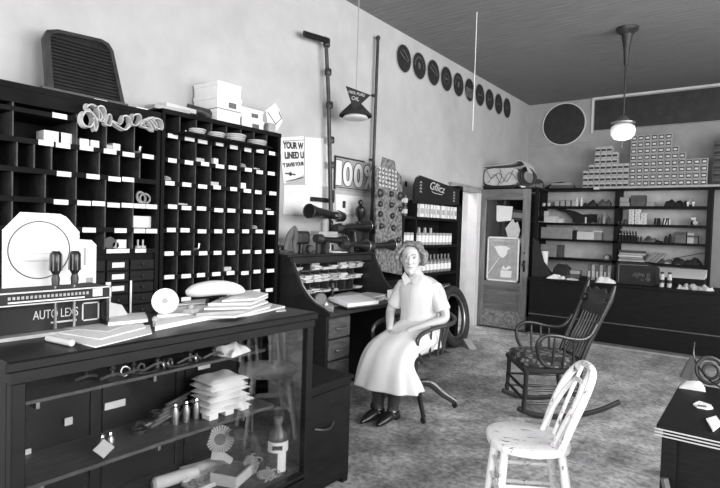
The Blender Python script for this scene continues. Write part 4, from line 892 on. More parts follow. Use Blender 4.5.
# ------------------------------------------------ display board with tools beside the pipe
g = thing('tool_display_board', 'tall patterned display card hung with small round parts, behind the desk', 'display board', (.3, 4.55, .885))
P = [onx(a, b, .30) for a, b in ((375.5, 170), (381, 166), (382.5, 157), (394, 161), (395.5, 170), (401.5, 177), (401.5, 275), (375, 270))]
MB().poly([(p.y, p.z) for p in reversed(P)], FX(.295, 0, 0), .012).build('board', mat('patterned_card', .13, .8, .85, 30), g)
for i, q in enumerate(((380, 193), (391, 194), (400, 196), (380, 204), (391, 205), (400, 209), (380, 214), (392, 216), (381, 226), (393, 228), (398, 240))):
    p = onx(q[0], q[1], .31); MB().lathe([(.045 if i in (0, 2) else .032, .0), (.04 if i in (0, 2) else .028, .02), (.01, .035)], (.308, p.y, p.z), FX(0, 0, 0), 14).build('mounted_part', IRON, g)
tx = MB(); random.seed(8)
for r in range(5):
    for k in range(6):
        p = onx(380+k*3.2, 168+r*4.2+k*.8, .308); tx.box((.308, p.y, p.z), (.003, .035, .02), Matrix.Rotation(random.uniform(-.6, .6), 3, 'X'))
tx.build('lettering', PAPER2, g)
q = onx(407, 184, .02); single('wall_tag', B((0, q.y-.02, q.z-.03), (.012, q.y+.02, q.z+.03)), INK, 'tiny dark tag on the wall left of the header of the can shelves', 'tag')
g = thing('side_stand', 'dark stand under the patterned display card, behind the seated woman', 'stand', (.2, 4.56, 0))
B((.03, 4.30, 0), (.40, 4.82, .86), .006).build('body', DARK, g); B((.02, 4.29, .86), (.41, 4.83, .885), .003).build('top', DARK, g)
# ================================================================== CAN SHELVES by the doorway
SX = .30; SY0, SY1 = 4.86, 6.25; HY0 = 5.12
g = thing('can_display_shelves', 'dark shelf unit of packets, bottles and cans with a lettered header, by the doorway', 'shelves', (.15, 5.6, 0))
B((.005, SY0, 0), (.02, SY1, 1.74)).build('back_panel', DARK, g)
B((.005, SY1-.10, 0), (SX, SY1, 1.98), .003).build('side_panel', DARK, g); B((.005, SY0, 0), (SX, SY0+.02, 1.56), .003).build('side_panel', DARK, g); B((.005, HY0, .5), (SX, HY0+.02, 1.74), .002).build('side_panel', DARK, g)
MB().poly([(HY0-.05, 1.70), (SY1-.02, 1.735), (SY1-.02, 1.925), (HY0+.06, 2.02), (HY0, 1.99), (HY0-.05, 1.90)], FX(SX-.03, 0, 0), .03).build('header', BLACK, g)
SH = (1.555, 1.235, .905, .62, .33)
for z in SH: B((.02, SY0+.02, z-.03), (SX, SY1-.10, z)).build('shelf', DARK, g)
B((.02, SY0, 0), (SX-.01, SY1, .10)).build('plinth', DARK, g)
def ht(body, y, z, w, h, sk=0, rot=-.09): return text_mesh(body, FX(SX+.0005, y, z) @ Matrix.Rotation(rot, 4, 'Z'), w, h, PAPER2, 'header_lettering', g, shear=sk)
ht('Gflicz', 5.40, 1.885, .36, .09, .3)
MB().tube([(SX+.001, 5.44, 1.865), (SX+.001, 5.5, 1.845), (SX+.001, 5.7, 1.835)], .004, 5, smooth=3).build('flourish', PAPER2, g)
for (y, z) in ((5.17, 1.83), (5.98, 1.77)):
    t_ = MB()
    for k in range(4): t_.tube([(SX+.001, y, z+k*.035), (SX+.001, y+.02, z+k*.035+.02), (SX+.001, y+.045, z+k*.035)], .004, 5)
    t_.build('header_marks', PAPER2, g)
random.seed(31)
def stock(proto_mb, name, m, lbl, cat, grp, places, extra=None):
    root = thing(name, lbl, cat, (0, 0, 0), 0, grp); proto_mb.build('body', m, root)
    if extra:
        for nm, mb, mm in extra: mb.build(nm, mm, root)
    P = Place(root)
    for (x, y, z, r) in places: P((x, y, z), r)
y0 = HY0+.06
stock(MB().box((0, 0, .075), (.07, .035, .15), None, .002), 'packet', PAPER, 'slim white packet standing on the top shelf below the header', 'packet', 'packets on the top can shelf', [(.25+random.uniform(-.01, .01), y0+i*.062, 1.556, random.uniform(-.25, .25)) for i in range(16)],
      [('printed_band', MB().box((.0355, 0, .07), (.002, .03, .06)), CARD)])
stock(MB().lathe([(.03, 0), (.031, .004), (.031, .135), (.028, .14)], n=12), 'oil_can', CARD, 'grey round can on the second shelf below the header', 'can', 'cans on the second can shelf', [(.25, SY0+.07+i*.083, 1.236, 0) for i in range(14)],
      [('label', MB().lathe([(.0315, .03), (.0315, .11)], n=12, cap=False), PAPER)])
stock(MB().poly([(-.035, 0), (.035, 0), (.012, .2), (-.012, .2)], FX(0, 0, 0), .02), 'pennant_card', PAPER2, 'pointed pale card leaning behind the cans on the second shelf', 'card', 'pointed cards on the second can shelf', [(.13, SY0+.45+i*.14, 1.236, 0) for i in range(4)])
stock(MB().lathe([(.034, 0), (.036, .02), (.036, .12), (.03, .145), (.013, .165), (.013, .195)], n=14), 'bottle', mat('medicine_glass', .16, .25, .4, 9), 'clear round bottle with a light label on the middle shelf behind the woman', 'bottle', 'bottles on the middle can shelf', [(.24, 5.30+i*.09, .906, 0) for i in range(9)],
      [('label', MB().lathe([(.0365, .03), (.0365, .1)], n=14, cap=False), PAPER), ('stopper', MB().lathe([(.015, .195), (.015, .215)], n=10), GREYP)])
stock(MB().lathe([(.03, 0), (.031, .004), (.031, .12), (.028, .125)], n=12), 'tin_can', IRON, 'small dark tin with a pale band, behind the woman', 'tin', 'tins on the lower can shelves', [(.25, 5.32+i*.078, z, 0) for i in range(10) for z in (.621, .331)],
      [('band', MB().lathe([(.0315, .07), (.0315, .10)], n=12, cap=False), PAPER2)])
for z in (.755,):
    pass
stock(MB().lathe([(.036, 0), (.036, .11), (.03, .115)], n=12), 'paint_tin', IRON, 'dark paint tin stacked on the lower left end of the can shelves', 'tin', 'paint tins stacked at the left of the header', [(.20, y, 1.556+.12*k, 0) for y in (4.93, 5.02) for k in range(2)],
      [('label', MB().lathe([(.0365, .03), (.0365, .08)], n=12, cap=False), PAPER2)])

# wheel leaning against the shelves, wooden wedge beside it
ct = Vector((.43, 5.86, .375)); ax = Vector((.97, .03, .17)).normalized()
g = thing('tyre_wheel', 'rubber tyre leaning upright against the can shelves by the doorway', 'tyre', (.4, 5.86, 0))
ct.z = .375*math.sqrt(1-ax.z**2)+.0
MB().torus(ct, .325, .052, ax, 48, 12).build('tyre', RUBBER, g)
MB().torus(ct, .262, .018, ax, 48, 8, (1, 1.5)).build('rim', STEEL, g)
single('wheel_chock', MB().poly([(0, 0), (.20, 0), (.05, .10), (0, .09)], frame((.55, 6.02, 0), (.85, -.5, 0), (0, 0, 1)), .10), CARD, 'small grey wedge block on the floor beside the leaning tyre', 'block')

# corner rack behind the open door, seen through its glass
g = thing('corner_rack', 'dark rack of tins in the corner behind the glazed door', 'rack', (.15, 8.2, 0))
B((.005, 7.55, 0), (.02, 8.85, 2.03)).build('back_panel', DARK, g); B((.005, 7.55, 0), (.34, 7.57, 2.03)).build('side_panel', DARK, g); B((.005, 8.83, 0), (.34, 8.85, 2.03)).build('side_panel', DARK, g)
B((.005, 7.45, 2.03), (.84, 8.0, 2.055)).build('top_board', DARK, g); B((.005, 8.0, 2.03), (.34, 8.85, 2.055)).build('top_board', DARK, g)
B((.80, 7.50, 0), (.84, 7.54, 2.03)).build('leg', DARK, g)
for z in (.4, .8, 1.2, 1.6): B((.02, 7.57, z-.02), (.34, 8.83, z)).build('shelf', DARK, g)
stock(MB().lathe([(.045, 0), (.045, .16), (.04, .165)], n=12), 'tin_can', CARDD, 'dim tin on the corner rack seen through the door glass', 'tin', 'tins on the corner rack', [(.26, 7.66+i*.13, z+.001, 0) for i in range(9) for z in (1.2, 1.6)],
      [('label', MB().lathe([(.0455, .04), (.0455, .12)], n=12, cap=False), PAPER2)])
# bundle above the door
TB = 2.056
g = thing('tied_bundle', 'large crumpled parcel tied with string on top of the rack above the door', 'parcel', (.28, 7.62, TB))
pb = MB(); n = 18; R = []
for i in range(9):
    t = i/8; y = 7.48+.26*t; k = 1-.12*abs(t-.5); R.append([Vector((.29+.28*k*math.copysign(abs(math.cos(a))**.5, math.cos(a)), y, TB+.165+.135*k*math.copysign(abs(math.sin(a))**.5, math.sin(a)))) + Vector((0, 0, .01*noise.noise(Vector((a*2, t*9, 1))))) for a in [2*PI*j/n for j in range(n)]])
pb.rings(R); pb.build('body', PAPER2, g)
for (pts) in (((.07, .26), (.15, .14), (.26, .22), (.38, .09), (.48, .26)), ((.1, .08), (.2, .2), (.3, .07), (.42, .22), (.53, .12)), ((.27, .29), (.30, .16), (.25, .04))):
    MB().tube([(x, 7.474, TB+z) for x, z in pts], .004, 5, smooth=4).build('string', CARDD, g)
B((.02, 7.46, TB), (.50, 7.80, TB+.035), .004).build('dark_base_board', MATTE, g)
sh = MB(); R = []
for (x, z) in ((-.0, .315), (.12, .325), (.30, .33), (.46, .345), (.54, .385), (.60, .37), (.66, .30), (.70, .21)): R.append([Vector((x, 7.47, TB+z)), Vector((x, 7.80, TB+z)), Vector((x+.002, 7.80, TB+z+.008)), Vector((x+.002, 7.47, TB+z+.008))])
single('curling_cardboard', sh.rings(R), PAPER2, 'pale stiff sheet curling over the tied parcel above the door', 'cardboard')
q = ony(520, 178, 7.6)
g = thing('coil_of_belts', 'dark coil of belts hanging at the right of the parcel above the door', 'belts', (.68, 7.6, TB))
for k in range(3): MB().torus((.64+.012*k, 7.56+.03*k, TB+.16), .13-.012*k, .014, (.75, -.6, .1+.1*k), 28, 6, (1, 1.4)).build('belt', RUBBER, g)
g = thing('dark_camera_box', 'small black box with a raised lens beside the belts above the door', 'box', (.80, 7.7, TB))
MB().box((.77, 7.75, TB+.04), (.12, .12, .08), .2, .005).build('body', BLACK, g); MB().cyl((.77, 7.68, TB+.10), (.77, 7.74, TB+.10), .035, n=16).box((.77, 7.74, TB+.09), (.09, .06, .04)).build('lens', IRON, g)
single('white_slip', MB().box((.62, 7.50, TB+.012), (.06, .05, .02), .3), PAPER, 'little white slip at the foot of the belts above the door', 'paper')

# ================================================================== BACK WALL SHELVES
BY = 9.0; BX0, BX1 = .36, 2.80
g = thing('stock_shelving', 'wide dark open shelving against the back wall, full of stock', 'shelving', (1.6, 9.2, 0))
B((BX0, BACK-.016, .0), (BX1, BACK-.004, 2.12)).build('back_board', mat('shelf_backing', .52, .85, .15, 6), g)
for x in (BX0, 1.53, 2.74): B((x, BY, 0), (x+(.03 if x < 1 else .06), BACK-.016, 2.12)).build('upright', DARK, g)
SZ = [1.865, 1.59, 1.325, 1.015, .72]
for z in SZ: B((BX0+.03, BY, z-.035), (2.74, BACK-.016, z)).build('shelf', DARK, g)
B((BX0-.02, BY-.02, 2.12), (BX1+.5, BACK-.016, 2.16)).build('top_board', DARK, g)
a, b = ony(596, 189.5, BY-.03), ony(718, 187.5, BY-.03)
g = thing('long_white_tube', 'long thin white tube lying along the front edge of the top back shelf', 'tube', (2, BY-.03, 2.14))
MB().cyl((a.x+.04, BY-.037, 2.150), (3.2, BY-.037, 2.154), .018, n=10).build('tube', PAPER2, g); MB().cyl((a.x-.03, BY-.037, 2.146), (a.x+.05, BY-.037, 2.146), .024, n=12).build('end_cap', CHALK, g)
# little cartons piled on top
T2 = 2.161; PXW = .0965
def pile(lbl, grp, cols, x0, w, h, m, lm, dark=False):
    root = thing('small_carton', lbl, 'carton', (0, 0, 0), 0, grp)
    MB().box((0, 0, h/2-.001), (w*.94, .14, h*.95), None, .002).build('body', m, root)
    if not dark:
        MB().box((0, -.0705, h*.5), (w*.74, .002, h*.66)).build('label_border', INK, root); MB().box((0, -.072, h*.5), (w*.50, .002, h*.30)).build('label', lm, root)
    else:
        MB().box((0, -.0705, h*.36), (w*.8, .002, h*.34)).build('label_band', INK, root)
    P = Place(root)
    for c, n in enumerate(cols):
        for k in range(n): P((x0+c*w, BY+.09, T2+k*h), random.uniform(-.02, .02))
xl = ony(585, 180, BY).x
pile('little dark-banded pale carton in the left pile on top of the back shelving', 'left pile of little cartons on the back shelving', (3, 4, 7, 7, 7, 6, 4, 4), xl, .0845, .0925, PAPER2, PAPER, True)
xr2 = ony(633, 180, BY).x
pile('little white-labelled carton in the big pile on top of the back shelving', 'big pile of little cartons on the back shelving', (8, 8, 8, 8, 8, 8, 6, 5, 4, 4, 4), xr2-.012, .092, .098, mat('carton_board', .42, .8, .1), PAPER)
pile('dark carton in the pile at the far right on top of the back shelving', 'dark pile at the right end of the back shelving', (6, 7, 7), xr2+.0935*11+.03, .11, .105, CARDD, PAPER, True)
def on(px, py, pxr, z, name, m, lbl, cat, h=None, Y=BY+.06, d=.12, grp=None, top=None):
    a = ony(px, py, Y); b = ony(pxr, py, Y); t = ony((px+pxr)/2, top, Y).z if top else z+h
    t = max(t, z+.01); return single(name, MB().b2((a.x, Y, z+.001), (b.x, Y+d, t), .003), m, lbl, cat, grp)
# box pair left of cartons
g = on(557, 0, 581, T2, 'flat_box', CARDD, 'lower of two dark flat boxes left of the carton piles on the back shelving', 'box', h=.05)
g = on(559, 0, 579, T2+.052, 'flat_box', CARD, 'upper lighter flat box left of the carton piles on the back shelving', 'box', h=.04)
single('dark_cloth_cover', MB().poly([(0, 0), (.26, 0), (.30, .09), (.27, .12), (.13, .10), (0, .03)], FY(.40, BACK-.02, T2), .2), MATTE, 'dark sloping covered thing at the left end on top of the back shelving', 'cover')
# --- shelf 1 (top bay)
S = SZ[0]
for i, (x, m) in enumerate(((539, CARD), (544, PAPER), (549, PAPER))):
    p = ony(x, 200, BY+.08); single('tea_cup', MB().lathe([(.02, 0), (.032, .05), (.034, .055)], (p.x, BY+.08, S), n=14), m, '%s of three little cups at the left end of the top back shelf' % ('left', 'middle', 'right')[i], 'cup')
for i in range(4):
    a = ony(555+i*5.6, 200, BY+.05); g = thing('bulb_tray', 'little dotted tray on the top back shelf, %s of four' % ordn[i], 'tray', (a.x+.03, BY+.1, S), 0, 'little trays on the top back shelf')
    B((a.x, BY+.04, S+.001), (a.x+.07, BY+.16, S+.10), .002).build('body', CARD, g); d = MB()
    for u in range(4):
        for v in range(4): d.box((a.x+.011+u*.016, BY+.039, S+.018+v*.021), (.008, .002, .010))
    d.build('dots', PAPER, g)
for i, x in enumerate((577, 581.5)):
    p = ony(x, 200, BY+.06); single('white_bottle', MB().lathe([(.018, 0), (.02, .09), (.012, .11), (.014, .14)], (p.x, BY+.06, S), n=12), PAPER, '%s white bottle beside the little trays on the top back shelf' % ('left', 'right')[i], 'bottle')
def lump(px, w, h, z, m, lbl, cat, name, Y=BY+.12, grp=None):
    p = ony(px, 220, Y); mb = MB().crumple((p.x, Y, z+.001), w, .14, h, .8, 10, 0, 14); return single(name, mb, m, lbl, cat, grp)
lump(590, .22, .12, S, IRON, 'dark heap of fittings right of the white bottles on the top back shelf', 'fittings', 'heap_of_fittings')
lump(604, .20, .13, S, CARDD, 'grey heap beside the middle upright on the top back shelf', 'cloth', 'cloth_heap')
on(621, 0, 639, S, 'flat_box', CARD, 'lower pale flat box at the left of the right-hand top back shelf', 'box', h=.06)
on(622, 0, 638, S+.062, 'flat_box', CARD, 'upper pale flat box at the left of the right-hand top back shelf', 'box', h=.08)
on(640, 0, 655, S, 'dark_box', CARDD, 'plain dark box next to the pale flat boxes on the top back shelf', 'box', h=.17)
on(656, 0, 664, S, 'small_box', CARD, 'small grey box in the middle of the right-hand top back shelf', 'box', h=.07)
for i, (x, w, h) in enumerate(((669, .13, .15), (678, .10, .10), (687, .14, .07))): lump(x, w, h, S, MATTE, 'dark lump, %s of three on the right-hand top back shelf' % ('left and tallest', 'middle', 'right and lowest')[i], 'part', 'machine_part')
for i, x in enumerate((688, 693.5)):
    p = ony(x, 202, BY+.03); single('white_dial', MB().cyl((p.x, BY+.03, S+.05), (p.x, BY+.05, S+.05), .018, n=14).box((p.x, BY+.04, S+.018), (.02, .02, .034)), CHALK, '%s of two little round white dials on the top back shelf' % ('left', 'right')[i], 'dial')
on(698, 0, 702, S, 'small_box', CARD, 'small pale box at the right end of the top back shelf', 'box', h=.12)
# --- shelf 2
S = SZ[1]
on(546, 0, 556, S+.10, 'carton', PAPER, 'white carton standing on the grey block on the second back shelf', 'carton', h=.10, Y=BY+.16)
on(545, 0, 556, S, 'grey_block', CARDD, 'grey block under the white carton on the second back shelf', 'block', h=.098, Y=BY+.16)
g = on(553, 0, 566, S, 'open_carton', PAPER, 'pale open box on the second back shelf in front of the dark fender', 'carton', h=.105, Y=BY+.0, d=.13)
on(566.5, 0, 571.5, S, 'small_box', PAPER, 'small white box beside the pale open box on the second back shelf', 'box', h=.07, Y=BY+.0)
P = [ony(a, b, BY+.18) for a, b in ((555, 207), (565, 207.5), (574, 211), (582, 214.5), (597, 214), (597, 222.5), (556, 222.5), (572, 218), (566, 213))]
P = [P[0], P[1], P[2], P[3], P[4], P[5], ony(573, 222.5, BY+.18), P[7], P[8]]
single('car_fender', MB().poly([(p.x, min(max(p.z, S+.001), S+.235)) for p in P], frame((0, BY+.26, 0), (1, 0, 0), (0, 0, 1)), .08), MATTE, 'black curved fender-like piece on the second back shelf', 'fender')
single('paper_sheet', MB().box((.50, BY+.03, S+.008), (.26, .16, .006), Matrix.Rotation(.04, 3, 'Y')).box((.55, BY+.03, S+.03), (.12, .1, .005), Matrix.Rotation(-.4, 3, 'Y')), PAPER, 'white papers sticking out at the left end of the second back shelf', 'paper')
on(594.5, 0, 596, S, 'white_strip', PAPER, 'thin white upright strip on the second back shelf', 'strip', h=.10, Y=BY+.03, d=.02)
for i, (x, h, m) in enumerate(((600, .10, CARDD), (604, .15, CARD), (609, .12, CARDD))):
    p = ony(x, 215, BY+.08); single('oil_bottle', MB().lathe([(.022, 0), (.024, h*.7), (.01, h*.85), (.01, h)], (p.x, BY+.08, S), n=12), m, '%s of three bottles left of the middle upright on the second back shelf' % ('left', 'middle', 'right')[i], 'bottle')
on(601, 0, 611, S, 'standing_card', CARD, 'pale card standing behind the three bottles on the second back shelf', 'card', h=.19, Y=BY+.2, d=.02)
for i, x in enumerate((618.5, 622, 625.5)):
    p = ony(x, 218, BY+.06); single('ink_bottle', MB().lathe([(.018, 0), (.02, .05), (.008, .065), (.009, .08)], (p.x, BY+.06, S), n=12), BLACK, 'small black bottle right of the middle upright on the second back shelf', 'bottle', 'black bottles on the second back shelf')
for c, n in enumerate((4, 4, 3)):
    a = ony(629+c*6.1, 215, BY+.06)
    for k in range(n):
        g = thing('white_carton', 'white carton in the stack on the second back shelf, %s column, %s from the bottom' % (('left', 'middle', 'right')[c], ordn[k]), 'carton', (a.x+.035, BY+.1, S+k*.058), 0, 'stack of white cartons on the second back shelf')
        B((a.x, BY+.05, S+.001+k*.058), (a.x+.074, BY+.15, S+.056+k*.058), .002).build('body', PAPER, g); B((a.x+.024, BY+.048, S+.02+k*.058), (a.x+.05, BY+.05, S+.036+k*.058)).build('mark', CARD, g)
on(647.5, 0, 653, S, 'white_carton', PAPER, 'low white carton right of the white carton stack', 'carton', h=.075)
for i in range(6):
    p = ony(655.5+i*2.6, 218, BY+.06); single('dark_tube', MB().cyl((p.x+random.uniform(-.01, .01), BY+.07, S+.001), (p.x+random.uniform(-.02, .02), BY+.07, S+.10), .014, n=10), MATTE, 'short dark tube standing in the row on the second back shelf', 'tube', 'row of dark tubes on the second back shelf')
on(673, 0, 681, S, 'pale_box', PAPER, 'pale box right of the row of dark tubes on the second back shelf', 'box', h=.085)
g = thing('gauge_device', 'low device with a pale dial near the right end of the second back shelf', 'gauge', (ony(694, 218, BY+.08).x, BY+.1, S))
a = ony(689, 218, BY+.06); b = ony(700, 218, BY+.06); MB().poly([(a.x, S), (b.x, S), (b.x, S+.06), (a.x+.03, S+.08), (a.x, S+.03)], FY(0, BY+.15, 0), .09).build('case', GREYP, g); MB().lathe([(.03, 0), (.03, .004)], (a.x+.08, BY+.06, S+.04), FY(0, 0, 0), 18).build('dial', PAPER2, g)
on(701.5, 0, 707, S, 'pale_box', PAPER2, 'lower pale box at the right end of the second back shelf', 'box', h=.06)
on(702, 0, 706.5, S+.062, 'pale_box', PAPER, 'upper pale box at the right end of the second back shelf', 'box', h=.055)
# --- shelf 3
S = SZ[2]
on(541, 0, 582, S, 'long_grey_box', CARD, 'long grey box filling the left of the third back shelf', 'box', h=.19, Y=BY+.05, d=.2)
on(587, 0, 604, S, 'card_file', PAPER, 'pale tray of cards left of the middle upright on the third back shelf', 'card tray', h=.13, Y=BY+.08)
on(604.5, 0, 612, S, 'card_file', CARD, 'taller grey card box beside the middle upright on the third back shelf', 'card box', h=.16, Y=BY+.10)
single('paper_sheet', MB().crumple((ony(598, 230, BY+.1).x, BY+.14, S+.131), .16, .1, .04, .8, 8), PAPER, 'crumpled papers on the pale card tray on the third back shelf', 'paper')
on(583.5, 0, 586, S, 'dark_book', MATTE, 'dark book end beside the long grey box on the third back shelf', 'book', h=.15, Y=BY+.06)
for k in range(2):
    for i in range(6):
        p = ony(620+i*3.0, 235, BY+.07-.0)
        g = thing('dark_bottle', 'small dark capped bottle in the block on the third back shelf, %s row' % ('back', 'front')[k], 'bottle', (p.x, BY+.13-.08*k, S), 0, 'block of dark bottles on the third back shelf')
        hh = .17 if k == 0 else .10
        MB().lathe([(.016, 0), (.017, hh*.75), (.008, hh*.85), (.008, hh)], (p.x, BY+.13-.08*k, S+.001), n=12).build('body', MATTE, g); MB().cyl((p.x, BY+.13-.08*k, S+hh), (p.x, BY+.13-.08*k, S+hh+.018), .010, n=10).build('cap', PAPER2, g)
for i, x in enumerate((638, 641)):
    p = ony(x, 238, BY+.07); single('dark_bottle', MB().lathe([(.016, 0), (.017, .06), (.008, .07), (.008, .09)], (p.x, BY+.07, S), n=12), BLACK, '%s of two short bottles right of the bottle block' % ('left', 'right')[i], 'bottle')
lump(651, .19, .09, S, GREYP, 'dark rounded lump right of the short bottles on the third back shelf', 'part', 'machine_part'); lump(660, .10, .05, S, MATTE, 'low black lump in the middle of the third back shelf', 'part', 'machine_part')
for i, x in enumerate((666, 670)):
    p = ony(x, 238, BY+.07); single('dark_jar', MB().lathe([(.024, 0), (.024, .06+.03*i), (.012, .08+.03*i), (.014, .10+.03*i)], (p.x, BY+.07, S), n=12), MATTE, '%s of two dark jars left of the boxes on the third back shelf' % ('shorter left', 'taller right')[i], 'jar')
for a_, b_, h, l in ((675, 686, .17, 'taller left'), (687, 698, .12, 'lower right')):
    p = ony(a_, 235, BY+.06); q = ony(b_, 235, BY+.06); g = thing('dark_box', l+' of two dark lidded boxes on the third back shelf', 'box', ((p.x+q.x)/2, BY+.12, S))
    B((p.x, BY+.06, S+.001), (q.x, BY+.2, S+h*.75), .003).build('body', GREYP, g); B((p.x-.004, BY+.056, S+h*.75), (q.x+.004, BY+.204, S+h), .004).build('lid', CARDD, g)
on(699, 0, 706, S, 'pale_box', PAPER2, 'pale box at the right end of the third back shelf', 'box', h=.15)
# --- shelf 4
S = SZ[3]
on(551, 0, 567, S, 'grey_box', CARD, 'grey box at the left of the fourth back shelf', 'box', h=.21, Y=BY+.06, d=.18)
on(567.5, 0, 572, S, 'dark_box', CARDD, 'narrow dark box beside the grey box on the fourth back shelf', 'box', h=.21, Y=BY+.06, d=.18)
g = thing('mantel_clock', 'little arched grey clock left of the middle upright on the fourth back shelf', 'clock', (ony(607, 254, BY+.08).x, BY+.1, S))
xc = ony(607, 254, BY+.08).x; MB().poly([(-.05, 0), (.05, 0)]+[(.05*math.cos(t*PI/8), .04+.05*math.sin(t*PI/8)) for t in range(9)], FY(xc, BY+.12, S), .05).build('case', GREYP, g); MB().lathe([(.03, 0), (.03, .003)], (xc, BY+.07, S+.045), FY(0, 0, 0), 18).build('dial', PAPER2, g)
for k in range(5):
    a, b = ony(618+(k % 2), 255, BY+.02), ony(645-(k % 3)*1.5, 255, BY+.02); single('catalogue', B((a.x, BY+.02, S+.001+k*.034), (b.x, BY+.24, S+.031+k*.034), .006), (PAPER2, CARD, PAPER, PAPER2, CARDD)[k], 'thick catalogue in the stack on the fourth back shelf, %s from the bottom' % ordn[k], 'catalogue', 'stack of catalogues on the fourth back shelf')
for k in range(6):
    a = ony(646+k*2.2, 257, BY+.06); single('leaning_magazine', MB().box((a.x+.05, BY+.12, S+.085-.002*k), (.013, .2, .19), Matrix.Rotation(.75, 3, 'Y')), (CARD, PAPER2)[k % 2], 'magazine leaning at a slant right of the catalogue stack, %s from the left' % ordn[k], 'magazine', 'slanting magazines on the fourth back shelf')
for k, (x, w, h, m) in enumerate(((668, .24, .07, CARDD), (682, .2, .09, MATTE), (696, .22, .11, MATTE), (675, .2, .05, PAPER2))): lump(x, w, h, S, m, ('grey rag', 'black rag', 'large black rag', 'pale flat paper')[k]+' in the untidy heap at the right of the fourth back shelf', 'rag' if k < 3 else 'paper', 'rag_heap' if k < 3 else 'paper_heap')
single('thin_rod', MB().cyl((ony(672, 262, BY+.03).x, BY+.03, S+.08), (ony(705, 262, BY+.03).x, BY+.03, S+.19), .006, n=6), IRON, 'thin rod sticking up across the heap on the fourth back shelf', 'rod')

# ================================================================== COUNTER in front
KY = 7.25; KZ = .80
g = thing('service_counter', 'long dark plain counter across the back of the shop', 'counter', (2.2, 7.6, 0))
B((.86, KY, 0), (4.6, KY+.02, KZ-.03)).build('front_panel', DARK, g); B((.86, KY+.02, 0), (.88, KY+.70, KZ-.03)).build('end_panel', DARK, g)
B((.84, KY-.02, KZ-.03), (4.6, KY+.72, KZ), .004).build('worktop', DARK, g)
MB().b2((.86, KY-.008, .30), (4.6, KY, .312)).b2((.86, KY-.012, 0), (4.6, KY, .05)).build('moulding', CARDD, g)
MB().b2((.87, KY-.016, 0.0), (4.6, KY-.012, .02)).build('worn_edge', CARD, g)
K = KZ+.001
def kx(px, Y=7.5): return ony(px, 270, Y).x
P = [ony(a, b, 7.42) for a, b in ((533, 238), (535, 243), (540, 262), (551, 276))]
single('sloping_desk_lid', MB().poly([(P[0].x, K), (P[3].x, K), (P[2].x, P[2].z), (P[1].x, P[1].z), (P[0].x, P[0].z)], FY(0, 7.60, 0), .18), MATTE, 'black curved cover standing at the left end of the counter by the door', 'cover')
a = kx(543, 7.7); g = thing('paper_drum', 'tall white paper drum standing on the counter behind the black curved cover', 'drum', (a, 7.75, K))
MB().lathe([(.055, 0), (.065, .36)], (a-.02, 7.76, K), n=20).build('drum', PAPER, g); MB().torus((a-.02, 7.76, K+.36), .066, .005, (0, 0, 1), 24, 6).build('rim', CARDD, g)
for i in (-1, 0, 1): pass
a = kx(562, 7.6); single('felt_hat', MB().crumple((a, 7.62, K+.05), .22, .2, .16, .3, 12), MATTE, 'black rounded hat-like bundle on the counter near the white drum', 'bundle')
single('paper_heap', MB().crumple((kx(557, 7.4), 7.40, K), .24, .2, .05, .9, 12, .2, 18), PAPER, 'heap of crumpled white paper under the black bundle on the counter', 'paper')
single('paper_heap', MB().crumple((kx(573, 7.4), 7.38, K), .16, .14, .03, .9, 10, .2, 18), PAPER2, 'low flat crumpled paper in the middle of the counter left of the binders', 'paper')
for i in range(2):
    single('flat_package', MB().box((kx(573, 7.7), 7.7, K+.03+i*.055), (.2, .16, .05), .1*i, .003), (CARDD, CARD)[i], '%s flat package between the black bundle and the binders' % ('lower dark', 'upper pale')[i], 'package')
for i in range(6):
    a, b = kx(587.5+i*4, 7.6), kx(591+i*4, 7.6); g = thing('ring_binder', 'upright binder with pale spine label, %s from the left on the counter' % ordn[i], 'binder', ((a+b)/2, 7.7, K), 0, 'row of binders on the counter')
    B((a, 7.6, K), (b, 7.82, K+.21), .003).build('cover', (CARDD, CARD)[i % 2], g); B((a+.01, 7.597, K+.04), (b-.01, 7.6, K+.12)).build('spine_label', PAPER2, g)
single('paper_heap', MB().crumple((kx(606, 7.4), 7.42, K), .24, .24, .07, .9, 12, .2, 12), PAPER, 'white crumpled papers in front of the binders on the counter', 'paper')
a, b = kx(616.5, 7.45), kx(655, 7.45)
g = thing('covered_machine', 'large black covered box like a cash register on the counter', 'machine', ((a+b)/2, 7.6, K))
MB().poly([(a, 0), (b, 0), (b, .20), (b-.05, .235), (a+.25, .27), (a+.02, .27), (a, .25)], FY(0, 7.84, K), .38).build('case', MATTE, g)
e = MB(); random.seed(6)
for k in range(14): c0_ = (random.uniform(a+.2, b-.03), 7.458, K+random.uniform(.03, .16)); e.torus(c0_, .014, .003, (0, 1, 0), 12, 5)
e.build('scroll_ornament', GREYP, g)
MB().b2((a+.02, 7.455, K+.02), (a+.03, 7.46, K+.25)).b2((a+.02, 7.455, K+.24), (b-.08, 7.46, K+.25)).build('edge_moulding', GREYP, g)
for i, x in enumerate((662.5, 670)):
    p = kx(x, 7.42); g = thing('glass_jar', '%s of two tall pale jars with dark caps right of the black machine' % ('left', 'right')[i], 'jar', (p, 7.42, K))
    MB().lathe([(.024, 0), (.026, .02), (.026, .13), (.018, .16)], (p, 7.42, K), n=14).build('glass', PAPER2, g); MB().lathe([(.02, .16), (.02, .185)], (p, 7.42, K), n=12).build('cap', BLACK, g)
    MB().lathe([(.0262, .05), (.0262, .09)], (p, 7.42, K), n=14, cap=False).build('band', INK, g)
a, b = kx(654, 8.2), kx(706, 8.2)
MBS = MB().poly([(7.93, K+.02), (8.3, K+.02), (8.3, K+.25), (8.2, K+.24)], frame((a, 0, 0), (0, 1, 0), (0, 0, 1)), b-a)
g = thing('sloped_case', 'low case with a bright sloping lid behind the jars, under the fourth back shelf', 'case', ((a+b)/2, 8.2, 0))
